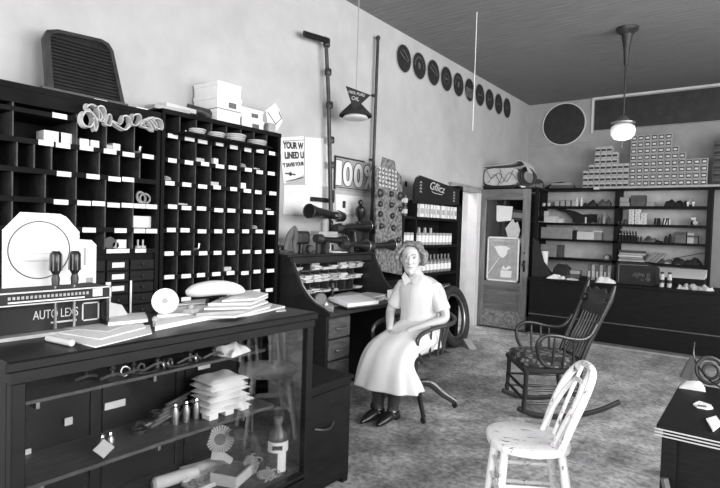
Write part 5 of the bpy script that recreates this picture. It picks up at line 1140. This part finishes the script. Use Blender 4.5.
B((a, 7.99, 0), (b, 8.4, K+.085)).build('body', DARK, g); MB().poly([(7.99, K+.085), (8.4, K+.085), (8.4, K+.19), (8.35, K+.19)], frame((a, 0, 0), (0, 1, 0), (0, 0, 1)), b-a).build('sloping_lid', CHALK, g)
for i, (x, m) in enumerate(((684, PAPER2), (694, CARD), (704, PAPER2))): single('paper_heap', MB().crumple((kx(x, 7.4), 7.42, K), .12, .2, .06, .9, 10, .5*i, 20), m, 'crumpled papers at the right end of the counter, %s' % ('left heap', 'middle heap', 'right heap')[i], 'paper')
# ================================================================== WOMAN'S SWIVEL ARMCHAIR
def local(o): return o
SC = Vector((1.25, 3.61, 0)); SA = math.radians(-14)      # chair faces -y, turned a little
g = thing('swivel_armchair', 'dark bentwood swivel armchair the woman sits in', 'chair', SC, SA)
def LM(fn):
    mb = MB(); fn(mb); mb.bm.transform(WM[g]); return mb
WOODC = mat('bentwood', .03, .3, .4, 6, coat=.3)
LM(lambda m: m.lathe([(.21, .425), (.225, .435), (.225, .455), (.20, .462), (.0, .455)], n=28)).build('seat', WOODC, g)
LM(lambda m: m.tube([(.235, -.17, .44), (.245, -.235, .54), (.25, -.22, .64), (.255, -.08, .685), (.25, .12, .70), (.17, .24, .73), (0, .285, .75), (-.17, .24, .73), (-.25, .12, .70), (-.255, -.08, .685), (-.25, -.22, .64), (-.245, -.235, .54), (-.235, -.17, .44)], .0165, 10, smooth=5)).build('bent_arm_rail', WOODC, g)
for i in range(11):
    a = math.radians(-18+i*21.6); x, y = .215*math.cos(a), .20*math.sin(a); x2, y2 = .25*math.cos(a), .265*math.sin(a)
    LM(lambda m: m.cyl((x, y, .45), (x2, y2, .70+.03*max(0, math.sin(a))), .0085, n=8)).build('spindle', WOODC, g)
LM(lambda m: m.lathe([(.05, .42), (.05, .40), (.02, .39), (.02, .24), (.045, .23), (.05, .16), (.03, .13)], n=16)).build('swivel_post', IRON, g)
for k in range(4):
    a = math.radians(45+SA*0+90*k+12); c, s_ = math.cos(a), math.sin(a)
    lg = LM(lambda m: m.tube([(.03*c, .03*s_, .20), (.12*c, .12*s_, .20), (.22*c, .22*s_, .12), (.30*c, .30*s_, .07), (.33*c, .33*s_, .05)], [.028, .027, .024, .021, .022], 10, smooth=4, flat=(.8, 1.2))).build('leg', WOODC, g)
    LM(lambda m: m.cyl((.33*c, .33*s_-.008, .024), (.33*c, .33*s_+.008, .024), .024, n=14).cyl((.33*c, .33*s_, .03), (.33*c, .33*s_, .06), .009)).build('caster', IRON, lg)
LM(lambda m: m.crumple((0, -.0, .462), .38, .36, .02, .3, 8)).build('cushion', MATTE, g)

# ================================================================== THE WOMAN
fz = math.radians(4); Mw = Matrix.Translation(SC) @ Matrix.Rotation(fz, 4, 'Z')   # local: x = her left (photo right), -y = forward
def w(x, y, z): return Mw @ Vector((x, y, z))
SKIN = mat('skin', .46, .55, .04, 20, spec=.3); DRESS = mat('white_dress', .62, .85, .03, 6, bump=.25); HAIR = mat('greying_hair', .17, .7, .7, 45); STOCK = mat('dark_stockings', .03, .7, .2, 20); SHOE = mat('black_shoe_leather', .012, .3, .2, 12)
def skin_body(chains, name):
    me = bpy.data.meshes.new(name); V = []; Ed = []; Rd = []
    for pts, link in chains:
        base = len(V)
        for i, (p, r) in enumerate(pts):
            V.append(p); Rd.append(r)
            if i: Ed.append((base+i-1, base+i))
        if link is not None: Ed.append((link, base))
    me.from_pydata(V, Ed, []); o = bpy.data.objects.new(name, me); C.objects.link(o)
    md = o.modifiers.new('s', 'SKIN'); me.skin_vertices.new(name='') if not me.skin_vertices else None
    for i, r in enumerate(Rd):
        sv = me.skin_vertices[0].data[i]; sv.radius = r if isinstance(r, tuple) else (r, r); sv.use_root = (i == 0)
    sb = o.modifiers.new('u', 'SUBSURF'); sb.levels = 2; sb.render_levels = 2
    return o
def evald(o, name):
    bpy.context.view_layer.update(); dg = bpy.context.evaluated_depsgraph_get(); me = bpy.data.meshes.new_from_object(o.evaluated_get(dg)); bpy.data.objects.remove(o); me.name = name; return me
HC = w(-.03, -.075, 1.195); face = (w(.02, -1, 0)-w(0, 0, 0)).normalized()
chains = []
pel = w(0, .02, .56)
chains.append(([(pel, .13), (w(0, .05, .70), .115), (w(0, .05, .86), .12), (w(0, .03, .98), .115), (w(-.01, .0, 1.03), .062), (w(-.02, -.03, 1.10), .048), (w(-.03, -.05, 1.14), .045)], None))
# legs: 7.. ; thighs forward, shins down, ankles
def leg(s, kx, ky, fx, fy, toe):
    return ([(w(.09*s, -.02, .53), .095), (w(kx*.8, ky*.55, .53), .082), (w(kx, ky, .50), .062), (w((kx+fx)/2, (ky+fy)/2-.01, .32), .055), (w(fx, fy, .11), .034), (w(fx, fy-.02, .055), .036), (w(fx+toe*.03, fy-.10, .035), .032), (w(fx+toe*.05, fy-.17, .028), .024)], 0)
chains.append(leg(-1, -.10, -.37, -.115, -.36, -.3)); chains.append(leg(1, .085, -.38, -.0, -.34, -.2))
# arms down to lap
def arm(s, el, wr):
    return ([(w(.11*s, .02, .98), .06), (w(.17*s, .02, .955), .052), (w(*el), .040), (w(*[(el[i]*.5+wr[i]*.5) for i in range(3)]), .035), (w(*wr), .024)], 3)
aR = arm(-1, (-.245, .0, .74), (-.11, -.24, .635)); aL = arm(1, (.245, .01, .74), (.02, -.23, .64))
chains.append(aR); chains.append(aL)
off = sum(len(c[0]) for c in chains); idx = []
n0 = 0
for c in chains: idx.append(n0); n0 += len(c[0])
wrR, wrL = idx[3]+4, idx[4]+4
def hand(wr, d, side, up, link):
    d = d.normalized(); side = side.normalized(); up = up.normalized(); out = []
    palm = [(wr+d*.035, (.022, .034)), (wr+d*.075, (.018, .036))]
    palm = [(p, .026) for p, r in palm]; out.append((palm, link)); return out
body = skin_body(chains, 'woman_tmp')
parts_bm = bmesh.new(); parts_bm.from_mesh(evald(body, 'b1'))
def add_mesh(me): parts_bm.from_mesh(me)
def fingers(wr, d, side, up, thumb):
    d = d.normalized(); side = (side-d*side.dot(d)).normalized(); up = d.cross(side).normalized()
    if up.z < 0: up = -up
    mb = MB()
    mb.tube([wr-d*.01, wr+d*.02, wr+d*.055, wr+d*.09], [.022, .028, .038, .034], 12, smooth=3, flat=(1, 1) )
    for v in mb.bm.verts:
        h = (v.co-wr).dot(up); v.co -= up*h*.5 if h > 0 else up*h*.45
    for k, (o_, L) in enumerate(((-.028, .062), (-.010, .072), (.009, .068), (.027, .052))):
        a = wr+d*.075+side*o_; p1 = a+d*L*.45-up*.004; p2 = p1+d*L*.32-up*.016; p3 = p2+d*L*.16-up*.018
        mb.tube([a, p1, p2, p3], [.0092, .009, .008, .0065], 8, smooth=3)
    a = wr+d*.03+side*.028*thumb; mb.tube([a, a+d*.022+side*.018*thumb-up*.004, a+d*.048+side*.022*thumb-up*.010], [.012, .0105, .008], 8, smooth=3)
    me = bpy.data.meshes.new('h'); mb.bm.to_mesh(me); parts_bm.from_mesh(me); mb.bm.free(); bpy.data.meshes.remove(me)
SX_ = (w(1, 0, 0)-w(0, 0, 0)).normalized(); UP = Vector((0, 0, 1))
eR, kR, eL, kL = aR[0][2][0], aR[0][4][0], aL[0][2][0], aL[0][4][0]
dR = (w(.02, -.34, .60)-kR); dL = (w(-.07, -.30, .615)-kL)
fingers(kR, dR, SX_, UP, 1); fingers(kL, dL, (w(0, -1, 0)-w(0, 0, 0)), UP, 1)
# head: rings of a skull with jaw, then nose, ears
Fd = Vector((.44, -.89, -.06)).normalized(); Rt = Fd.cross(UP).normalized(); Ud = Rt.cross(Fd)
def hp(x, y, z): return HC + Rt*x + Fd*y + Ud*z           # y forward
hb = MB(); R = []
for (z, rx, ryf, ryb, yc) in ((-.122, .018, .020, .02, .060), (-.112, .036, .032, .05, .042), (-.095, .047, .050, .06, .030), (-.070, .056, .066, .07, .018), (-.035, .064, .078, .080, .010), (.0, .070, .083, .090, .004), (.035, .0735, .082, .096, .0), (.07, .070, .074, .094, -.002), (.095, .058, .058, .078, -.006), (.115, .036, .036, .05, -.010), (.124, .012, .012, .02, -.012)):
    R.append([hp(rx*math.cos(a), yc+(ryf if math.sin(a) > 0 else ryb)*math.sin(a), z) for a in [2*PI*k/24 for k in range(24)]])
hb.rings(R)
hb.tube([hp(0, .078, .022), hp(0, .092, -.005), hp(0, .106, -.030), hp(0, .092, -.040)], [.007, .009, .0125, .008], 10, smooth=3)
for s in (-1, 1):
    hb.ball(hp(.011*s, .094, -.034), .0075, 8); hb.ball(hp(.030*s, .072, -.025), (.016, .016, .014), 10)
    hb.tube([hp(.045*s, .070, .027), hp(.028*s, .080, .031), hp(.012*s, .083, .026)], .006, 8, smooth=3)
    hb.ball(hp(.073*s, -.005, -.012), (.012, .018, .026), 10)
hb.tube([hp(-.022, .079, -.060), hp(0, .090, -.057), hp(.022, .079, -.060)], [.004, .0065, .004], 8, smooth=3); hb.tube([hp(-.018, .080, -.067), hp(0, .089, -.069), hp(.018, .080, -.067)], [.004, .007, .004], 8, smooth=3)
hb.ball(hp(0, .068, -.100), .020, 10)
hb.tube([hp(0, -.01, -.05), w(-.025, -.05, 1.11), w(-.01, -.02, 1.04)], [.050, .046, .055], 14, smooth=3)
me = bpy.data.meshes.new('h'); hb.bm.to_mesh(me); parts_bm.from_mesh(me); hb.bm.free()
me = bpy.data.meshes.new('body'); parts_bm.to_mesh(me); parts_bm.free()
o = bpy.data.objects.new('rm', me); C.objects.link(o); md = o.modifiers.new('r', 'REMESH'); md.mode = 'VOXEL'; md.voxel_size = .0042; sm = o.modifiers.new('s', 'SMOOTH'); sm.iterations = 1; sm.factor = .4
me = evald(o, 'body')
W_ = thing('person', 'seated woman in a white short-sleeved dress, hands resting in her lap', 'person', SC, fz)
me.transform(WM[W_].inverted()); me.materials.clear(); me.materials.append(SKIN)
for f in me.polygons: f.use_smooth = True
bo = bpy.data.objects.new('body', me); C.objects.link(bo); bo.parent = W_; WM[bo] = WM[W_]
# eyes, brows, mouth
for s in (-1, 1):
    eb = MB(); eb.ball(hp(.029*s, .0745, .006), (.0115, .008, .008), 12); e_ = eb.build('eye', mat('eye_white', .5, .4), W_)
    MB().ball(hp(.029*s, .0815, .006), .0052, 8).build('iris', INK, e_)
    MB().tube([hp(.044*s, .074, .013), hp(.030*s, .0825, .0155), hp(.016*s, .081, .012)], .0018, 6, smooth=3).build('eyelid', mat('lash', .06, .7), e_)
    MB().tube([hp(.048*s, .070, .026), hp(.031*s, .081, .034), hp(.013*s, .086, .029)], [.002, .0032, .002], 6, smooth=3).build('eyebrow', mat('brow', .12, .8), W_)
MB().tube([hp(-.022, .082, -.0635), hp(0, .0935, -.063), hp(.022, .082, -.0635)], [.0022, .0042, .0022], 6, smooth=3).build('mouth', mat('lips', .22, .5), W_)
# spectacles-free; hair as waves around the skull
hr = MB(); R = []
for (z, rx, ryf, ryb) in ((-.062, .085, -.0, .105), (-.04, .108, .008, .118), (-.01, .120, .016, .124), (.025, .118, .024, .124), (.052, .106, .044, .118), (.080, .088, .064, .104), (.108, .062, .058, .082), (.125, .036, .036, .05), (.131, .010, .01, .015)):
    ring = []
    for k in range(36):
        a = 2*PI*k/36; fr_ = math.sin(a) > 0
        x = rx*math.cos(a); y = (ryf if fr_ else ryb)*math.sin(a); wv = 1+.05*math.sin(a*9+z*70)+.03*noise.noise(Vector((x*40, y*40, z*40)))
        ring.append(hp(x*wv, y*wv-.006, z))
    R.append(ring)
hr.rings(R)
for s in (-1, 1):
    for k in range(7): hr.tube([hp(.045*s+.004*k*s, .062-.014*k, .092-.004*k), hp(.098*s+.002*k*s, .045-.014*k, .035), hp(.108*s, .030-.014*k, -.01), hp(.096*s, .020-.013*k, -.055+.004*k)], [.009, .017, .019, .011], 8, smooth=4)
for k in range(9): hr.tube([hp(-.01+.0*k, .075-.018*k, .108+.003*k-.0012*k*k*.4), hp(.05, .07-.018*k, .10+.002*k), hp(.085, .045-.016*k, .05)], [.008, .012, .008], 8, smooth=4); hr.tube([hp(-.01, .075-.018*k, .108+.003*k-.0012*k*k*.4), hp(-.06, .065-.018*k, .095+.002*k), hp(-.088, .04-.016*k, .045)], [.008, .012, .008], 8, smooth=4)
hr.build('hair', HAIR, W_, 1.2)
# dress
def ellring(c, ux, uy, rx, ry, n=40, amp=0, fr=7, ph=0, sq=1.0):
    out = []
    for k in range(n):
        a = 2*PI*k/n; ca, sa = math.cos(a), math.sin(a); m = 1+amp*math.sin(a*fr+ph)
        out.append(c + ux*(math.copysign(abs(ca)**sq, ca)*rx*m) + uy*(math.copysign(abs(sa)**sq, sa)*ry*m))
    return out
fw = (w(0, -1, 0)-w(0, 0, 0)).normalized(); X_ = SX_
dm = MB(); R = []
for (z, y, rx, ry, amp) in ((.50, .03, .19, .16, .01), (.58, .03, .178, .150, .02), (.68, .045, .158, .130, .03), (.76, .05, .158, .128, .03), (.86, .045, .172, .138, .02), (.93, .03, .178, .130, .012), (.98, .02, .165, .110, .005), (1.01, .008, .135, .090, 0), (1.035, -.005, .100, .074, 0), (1.055, -.015, .072, .062, 0)):
    R.append(ellring(w(0, y, z), X_, fw, rx, ry, 40, amp, 8, z*9))
dm.rings(R, cap=True)
for s in (-1, 1):   # short sleeves
    sh_, el = w(.125*s, .02, .965), (eR if s < 0 else eL); d = (el-sh_)
    dm.tube([sh_-d*.12, sh_, sh_+d*.3, sh_+d*.70, sh_+d*.74], [.045, .066, .060, .062, .050], 18, smooth=3)
dm.build('blouse', DRESS, W_, 1.0)
sk = MB(); R = []
path = [(.0, .05, .66, .165, .135), (0, .02, .60, .195, .15), (-.0, -.06, .585, .205, .115), (-.005, -.16, .565, .205, .10), (-.01, -.26, .555, .200, .09), (-.015, -.36, .530, .200, .085), (-.02, -.42, .465, .205, .095), (-.02, -.425, .39, .225, .115), (-.015, -.415, .32, .25, .14), (-.01, -.41, .265, .27, .155)]
P = [w(*p[:3]) for p in path]
for i, p in enumerate(path):
    t = (P[min(i+1, len(P)-1)]-P[max(i-1, 0)]).normalized()
    if i == 0: t = Vector((0, 0, -1))
    if i == len(path)-1: t = Vector((0, 0, -1))
    uy = X_.cross(t).normalized(); R.append(ellring(P[i], X_, uy, p[3], p[4], 56, .012+.006*i, 9, i*.5, .85))
sk.rings(R, cap=False)
so = sk.build('skirt', DRESS, W_, 1.2)
so.modifiers.new('s', 'SOLIDIFY').thickness = .006
sb = so.modifiers.new('u', 'SUBSURF'); sb.levels = 1; sb.render_levels = 1
cl = MB()
for s in (-1, 1):   # collar
    cl.poly([(0, 0), (.075*s, .075), (.09*s, .03), (.05*s, -.035)], frame(w(-.01, -.095, 1.01), X_, Vector((0, 0, 1))-fw*.35), .006)
cl.build('collar', DRESS, W_)
MB().tube([w(-.01, -.085, 1.02), w(-.005, -.108, .95), w(.003, -.108, .86)], .003, 6, smooth=4).build('front_opening', mat('placket_shadow', .45, .9), W_)
# stockings and strapped shoes
for (s, kx_, fx, ky, fy, toe) in ((-1, -.10, -.115, -.37, -.36, -.3), (1, .085, -.0, -.38, -.34, -.2)):
    MB().tube([w(kx_, ky, .50), w((kx_+fx)/2, (ky+fy)/2-.01, .32), w(fx, fy, .12), w(fx, fy-.01, .07)], [.072, .064, .042, .044], 16, smooth=4).build('stocking', STOCK, W_)
    sh = MB().tube([w(fx, fy+.05, .05), w(fx, fy+.01, .052), w(fx+toe*.02, fy-.07, .045), w(fx+toe*.04, fy-.14, .033), w(fx+toe*.06, fy-.205, .022)], [.032, .042, .042, .034, .014], 14, smooth=4, flat=(1, .85))
    sh.box(w(fx, fy+.045, .018), (.05, .05, .036), fz); so = sh.build('shoe', SHOE, W_)
    MB().tube([w(fx-.043, fy-.04, .05), w(fx, fy-.045, .094), w(fx+.043, fy-.04, .05)], .006, 6, smooth=3).build('strap', SHOE, so)

# ================================================================== WHITE KITCHEN CHAIR
KC = Vector((2.555, 2.50, 0)); KA = math.atan2(-.52, -.85)     # local +x = forward
g = thing('kitchen_chair', 'chipped white-painted hoop-back kitchen chair in the right foreground', 'chair', KC, KA)
def LG(g, fn):
    mb = MB(); fn(mb); mb.bm.transform(WM[g]); return mb
R = []
for (z, k) in ((.418, .93), (.424, .985), (.440, 1.0), (.450, .985), (.455, .93), (.452, .5), (.450, .08)):
    R.append([Vector(((.205 if math.cos(a) > 0 else .175)*math.copysign(abs(math.cos(a))**.8, math.cos(a))*k, .195*math.copysign(abs(math.sin(a))**.8, math.sin(a))*k*(1-.06*(math.cos(a) < 0)), z)) for a in [2*PI*j/36 for j in range(36)]])
LG(g, lambda m: m.rings(R)).build('seat', WCHAIR, g)
LG(g, lambda m: m.tube([(-.10, .150, .445), (-.145, .158, .58), (-.195, .15, .70), (-.24, .095, .785), (-.25, 0, .805), (-.24, -.095, .785), (-.195, -.15, .70), (-.145, -.158, .58), (-.10, -.150, .445)], .0155, 10, smooth=6, flat=(1, 1.15))).build('hoop_back', WCHAIR, g)
LG(g, lambda m: m.tube([(-.075, .10, .445), (-.13, .105, .57), (-.175, .095, .66), (-.207, .055, .72), (-.213, 0, .732), (-.207, -.055, .72), (-.175, -.095, .66), (-.13, -.105, .57), (-.075, -.10, .445)], .012, 10, smooth=6)).build('inner_hoop', WCHAIR, g)
for y in (-.045, .045):
    LG(g, lambda m: m.tube([(-.115, y, .445), (-.175, y*1.1, .62), (-.24, y*1.2, .79)], .0095, 8, smooth=3)).build('spindle', WCHAIR, g)
legs = {}
for sx, sy in ((1, 1), (1, -1), (-1, 1), (-1, -1)):
    a, b = Vector((.125*sx+.012, .115*sy, .425)), Vector((.178*sx+.0, .165*sy, 0)); legs[sx, sy] = (a, b)
    LG(g, lambda m: m.tube([a, a.lerp(b, .3), a.lerp(b, .55), a.lerp(b, .6), b], [.018, .021, .019, .017, .013], 12)).build('leg', WCHAIR, g)
def st(p, q, t, u=None): 
    a = legs[p][0].lerp(legs[p][1], t); b = legs[q][0].lerp(legs[q][1], u or t); LG(g, lambda m: m.tube([a, a.lerp(b, .5), b], [.008, .011, .008], 8)).build('stretcher', WCHAIR, g)
for t in (.38, .62): st((1, 1), (-1, 1), t); st((1, -1), (-1, -1), t)
st((1, 1), (1, -1), .5); st((1, 1), (1, -1), .3); st((-1, 1), (-1, -1), .5)

# ================================================================== ROCKING CHAIR
RC = Vector((2.04, 4.30, 0)); RA = math.atan2(-.60, -.80)
g = thing('rocking_chair', 'dark bentwood-armed rocking chair with a patterned upholstered seat', 'rocking chair', RC, RA)
ROCK = mat('rocker_wood', .016, .38, .4, 6, coat=.12)
def LR(fn): return LG(g, fn)
for s in (-1, 1):
    LR(lambda m: m.tube([(.27, .23*s, .075), (.16, .23*s, .035), (0, .23*s, .018), (-.2, .23*s, .04), (-.36, .23*s, .085), (-.50, .23*s, .150)], .017, 8, smooth=5, flat=(.8, 1.25))).build('rocker', ROCK, g)
    LR(lambda m: m.tube([(.23, .235*s, .045), (.228, .235*s, .12), (.225, .235*s, .15), (.222, .235*s, .2), (.22, .235*s, .26), (.22, .235*s, .37)], [.014, .02, .014, .021, .017, .02], 12)).build('leg', ROCK, g)
    LR(lambda m: m.tube([(-.22, .225*s, .05), (-.20, .225*s, .2), (-.19, .225*s, .37)], [.014, .02, .018], 12)).build('leg', ROCK, g)
    # back post
    LR(lambda m: m.tube([(-.17, .205*s, .34), (-.26, .215*s, .60), (-.345, .225*s, .80), (-.395, .23*s, .92), (-.415, .232*s, 1.0), (-.425, .232*s, 1.035)], [.018, .018, .016, .020, .015, .008], 12)).build('back_post', ROCK, g)
    # bentwood arm: one continuous loop
    LR(lambda m: m.tube([(-.30, .23*s, .74), (-.255, .24*s, .66), (-.19, .255*s, .625), (-.09, .27*s, .63), (.02, .28*s, .65), (.10, .28*s, .645), (.155, .275*s, .59), (.145, .265*s, .50), (.10, .26*s, .43), (.03, .25*s, .405)], .0145, 10, smooth=6)).build('arm', ROCK, g)
    for x in (-.12, -.05, .03): LR(lambda m: m.tube([(x, .25*s, .40), (x, .265*s, .52), (x, .275*s, .632)], [.007, .011, .007], 8)).build('arm_spindle', ROCK, g)
    LR(lambda m: m.torus((-.375, .20*s, .90), .030, .008, (1, 0, .35), 20, 6).torus((-.375, .20*s, .90), .012, .008, (1, 0, .35), 14, 6)).build('scroll', ROCK, g)
for (x, y, X2) in ((.226, 0, 0),):
    for z in (.14, .22): LR(lambda m: m.tube([(x, -.235, z), (x, 0, z), (x, .235, z)], [.008, .013, .008], 8)).build('stretcher', ROCK, g)
for s in (-1, 1):
    for z in (.12, .22): LR(lambda m: m.tube([(.225, .233*s, z), (.0, .233*s, z), (-.205, .225*s, z)], [.008, .012, .008], 8)).build('stretcher', ROCK, g)
LR(lambda m: m.cyl((-.205, -.225, .15), (-.205, .225, .15), .010)).build('stretcher', ROCK, g)
def _floral():
    m = mat('floral_upholstery', .20, .8, .3, 30); nt = m.node_tree; N = nt.nodes; b = N['Principled BSDF']
    v = N.new('ShaderNodeTexVoronoi'); v.inputs['Scale'].default_value = 22; r = N.new('ShaderNodeValToRGB'); r.color_ramp.elements[0].color = (.22, .22, .22, 1); r.color_ramp.elements[1].color = (.03, .03, .03, 1)
    r.color_ramp.elements[0].position = .35; r.color_ramp.elements[1].position = .5; tc = [n for n in N if n.type == 'TEX_COORD'][0]
    nt.links.new(tc.outputs['Object'], v.inputs['Vector']); nt.links.new(v.outputs['Distance'], r.inputs[0]); nt.links.new(r.outputs[0], b.inputs['Base Color']); return m
FLORAL = _floral()
LR(lambda m: m.box((.02, 0, .375), (.46, .50, .05), None, .012)).build('seat_frame', ROCK, g)
R = []
for (z, k) in ((.40, .97), (.42, 1.0), (.445, .97), (.462, .80), (.468, .4), (.469, .05)):
    R.append([Vector((.02+.235*math.copysign(abs(math.cos(a))**.5, math.cos(a))*k, .25*math.copysign(abs(math.sin(a))**.5, math.sin(a))*k, z)) for a in [2*PI*j/40 for j in range(40)]])
LR(lambda m: m.rings(R)).build('upholstered_seat', FLORAL, g)
for i in range(7):
    y = (-3+i)*.048; LR(lambda m: m.tube([(-.19, y, .40), (-.255, y, .56), (-.32, y, .70), (-.36, y*1.05, .80)], [.007, .012, .008, .007], 8)).build('spindle', ROCK, g)
LR(lambda m: m.poly([(-.21, .0), (.21, .0), (.22, .07), (.21, .20), (.14, .17), (.08, .215), (0, .19), (-.08, .215), (-.14, .17), (-.21, .20), (-.22, .07)], frame((-.362, 0, .79), (0, 1, 0), (-.35, 0, 1)), .018)).build('crest_panel', ROCK, g)
LR(lambda m: m.torus((-.385, 0, .89), .055, .006, (1, 0, .35), 24, 6).torus((-.385, 0, .89), .030, .005, (1, 0, .35), 20, 6)).build('carved_ring', ROCK, g)
LR(lambda m: m.tube([(-.215, -.205, .45), (-.215, .205, .45)], .012, 8)).build('lower_back_rail', ROCK, g)

# ================================================================== TABLE AT THE RIGHT EDGE
TXA, TYA, TYB, TH = 3.10, 2.31, 3.07, .70
g = thing('side_table_cabinet', 'dark flat-topped cabinet with pale ribbed edging at the right edge', 'cabinet', (3.5, 2.7, 0))
B((TXA, TYA, TH-.02), (4.1, TYB, TH), .003).build('top', DARK, g)
for z in (TH-.012, TH-.024, TH-.036): MB().cyl((TXA-.004, TYA-.008, z-.003), (4.1, TYA-.008, z-.003), .003, n=8).build('edge_bead', PAPER2, g)
B((TXA+.02, TYA+.03, .04), (4.08, TYB-.02, TH-.02)).build('body', DARK, g)
for x in (TXA+.02, 3.9): B((x, TYA, 0), (x+.05, TYA+.05, TH-.045), .003).build('leg', DARK, g)
B((TXA+.02, TYB-.06, 0), (TXA+.07, TYB-.02, TH-.02)).build('leg', DARK, g)
single('leaning_strut', MB().tube([(3.18, 2.24, 0.01), (3.19, 2.25, .33), (3.14, 2.26, .52)], .014, 8), GREYP, 'thin grey bent strut leaning before the cabinet at the right edge', 'strut')
def tflat(lbl, pts, m, name='paper_card', cat='card', th=.006):
    P = [onz(a, b, TH+.001) for a, b in pts]; return single(name, MB().poly([(p.x, p.y) for p in P], Matrix.Translation((0, 0, TH+.001)), th), m, lbl, cat)
tflat('white rounded card lying on the right edge cabinet', ((693, 405), (699, 402), (711, 406), (713, 409), (707, 410), (697, 408)), PAPER)
single('card_centre', MB().box(Vector(onz(702, 406, TH+.0085)), (.03, .02, .002), .3), GREYP, 'tiny dark mark on the white card on the right edge cabinet', 'mark')
tflat('white paper corner hanging at the right edge of the cabinet top', ((706, 420), (716, 417), (722, 425), (713, 432)), PAPER)
q = onz(693, 387, TH); single('crumpled_newspaper', MB().crumple((q.x, q.y-.03, TH+.001), .11, .08, .05, .9, 12, .1, 20), PAPER2, 'pale crumpled newspaper at the far edge of the right edge cabinet', 'newspaper')
q = onz(697, 383, TH); g = thing('wire_headset', 'dark ring-shaped apparatus behind the newspaper on the right edge cabinet', 'apparatus', (q.x+.03, q.y, TH))
MB().torus((q.x+.05, q.y+.01, TH+.07), .062, .010, (.5, -.8, .2), 28, 8).torus((q.x+.055, q.y+.0, TH+.07), .035, .008, (.5, -.8, .2), 24, 8).build('ring', IRON, g)
MB().tube([(q.x-.05, q.y+.02, TH+.01), (q.x-.03, q.y+.02, TH+.09), (q.x-.02, q.y+.02, TH+.12)], [.03, .022, .012], 10).build('horn', GREYP, g)
MB().tube([(q.x-.02, q.y+.0, TH+.20), (q.x-.015, q.y-.01, TH+.12), (q.x+.05, q.y-.05, TH+.04), (q.x+.12, q.y-.10, TH+.012)], .005, 6, smooth=4).build('cord', BLACK, g)
MB().torus((q.x+.14, q.y-.02, TH+.055), .042, .010, (.3, -.8, .3), 24, 8).build('small_ring', IRON, g)

# ================================================================== LIGHT: daylight from the shop front, sky outside
wd = bpy.data.worlds.new('sky'); bpy.context.scene.world = wd; wd.use_nodes = True; nt = wd.node_tree
sk_ = nt.nodes.new('ShaderNodeTexSky'); sk_.sky_type = 'HOSEK_WILKIE'; sk_.sun_direction = (.3, .3, .9); sk_.turbidity = 8
bw = nt.nodes.new('ShaderNodeRGBToBW'); nt.links.new(sk_.outputs[0], bw.inputs[0]); nt.links.new(bw.outputs[0], nt.nodes['Background'].inputs[0]); nt.nodes['Background'].inputs[1].default_value = .6
def area(name, loc, rot, sx, sy, e):
    l = bpy.data.lights.new(name, 'AREA'); l.shape = 'RECTANGLE'; l.size = sx; l.size_y = sy; l.energy = e; o = bpy.data.objects.new(name, l); C.objects.link(o); o.location = loc; o.rotation_euler = rot; return o
for i, x in enumerate((1.2, 3.27, 5.27)): area('window_daylight', (x, FY0-.25, 2.1), (PI/2, 0, 0), 1.7, 2.6, 105)
for i, y in enumerate((.65, 3.15, 5.65)): area('side_daylight', (RX+.3, y, 2.1), (0, PI/2, 0), 2.4, 2.0, (230, 205, 160)[i])
area('passage_daylight', (-.85, 7.2, 2.5), (0, 0, 0), .9, 1.6, 45)
pl_ = bpy.data.lights.new('globe_bulb', 'POINT'); pl_.energy = 6; pl_.shadow_soft_size = .1; po = bpy.data.objects.new('globe_bulb', pl_); C.objects.link(po); po.location = (2.125, 6.2, 2.35)

sc_ = bpy.context.scene
sc_.view_settings.view_transform = 'Standard'; sc_.view_settings.look = 'None'; sc_.view_settings.gamma = 1; sc_.view_settings.use_curve_mapping = False
sc_.view_settings.exposure = 0.4
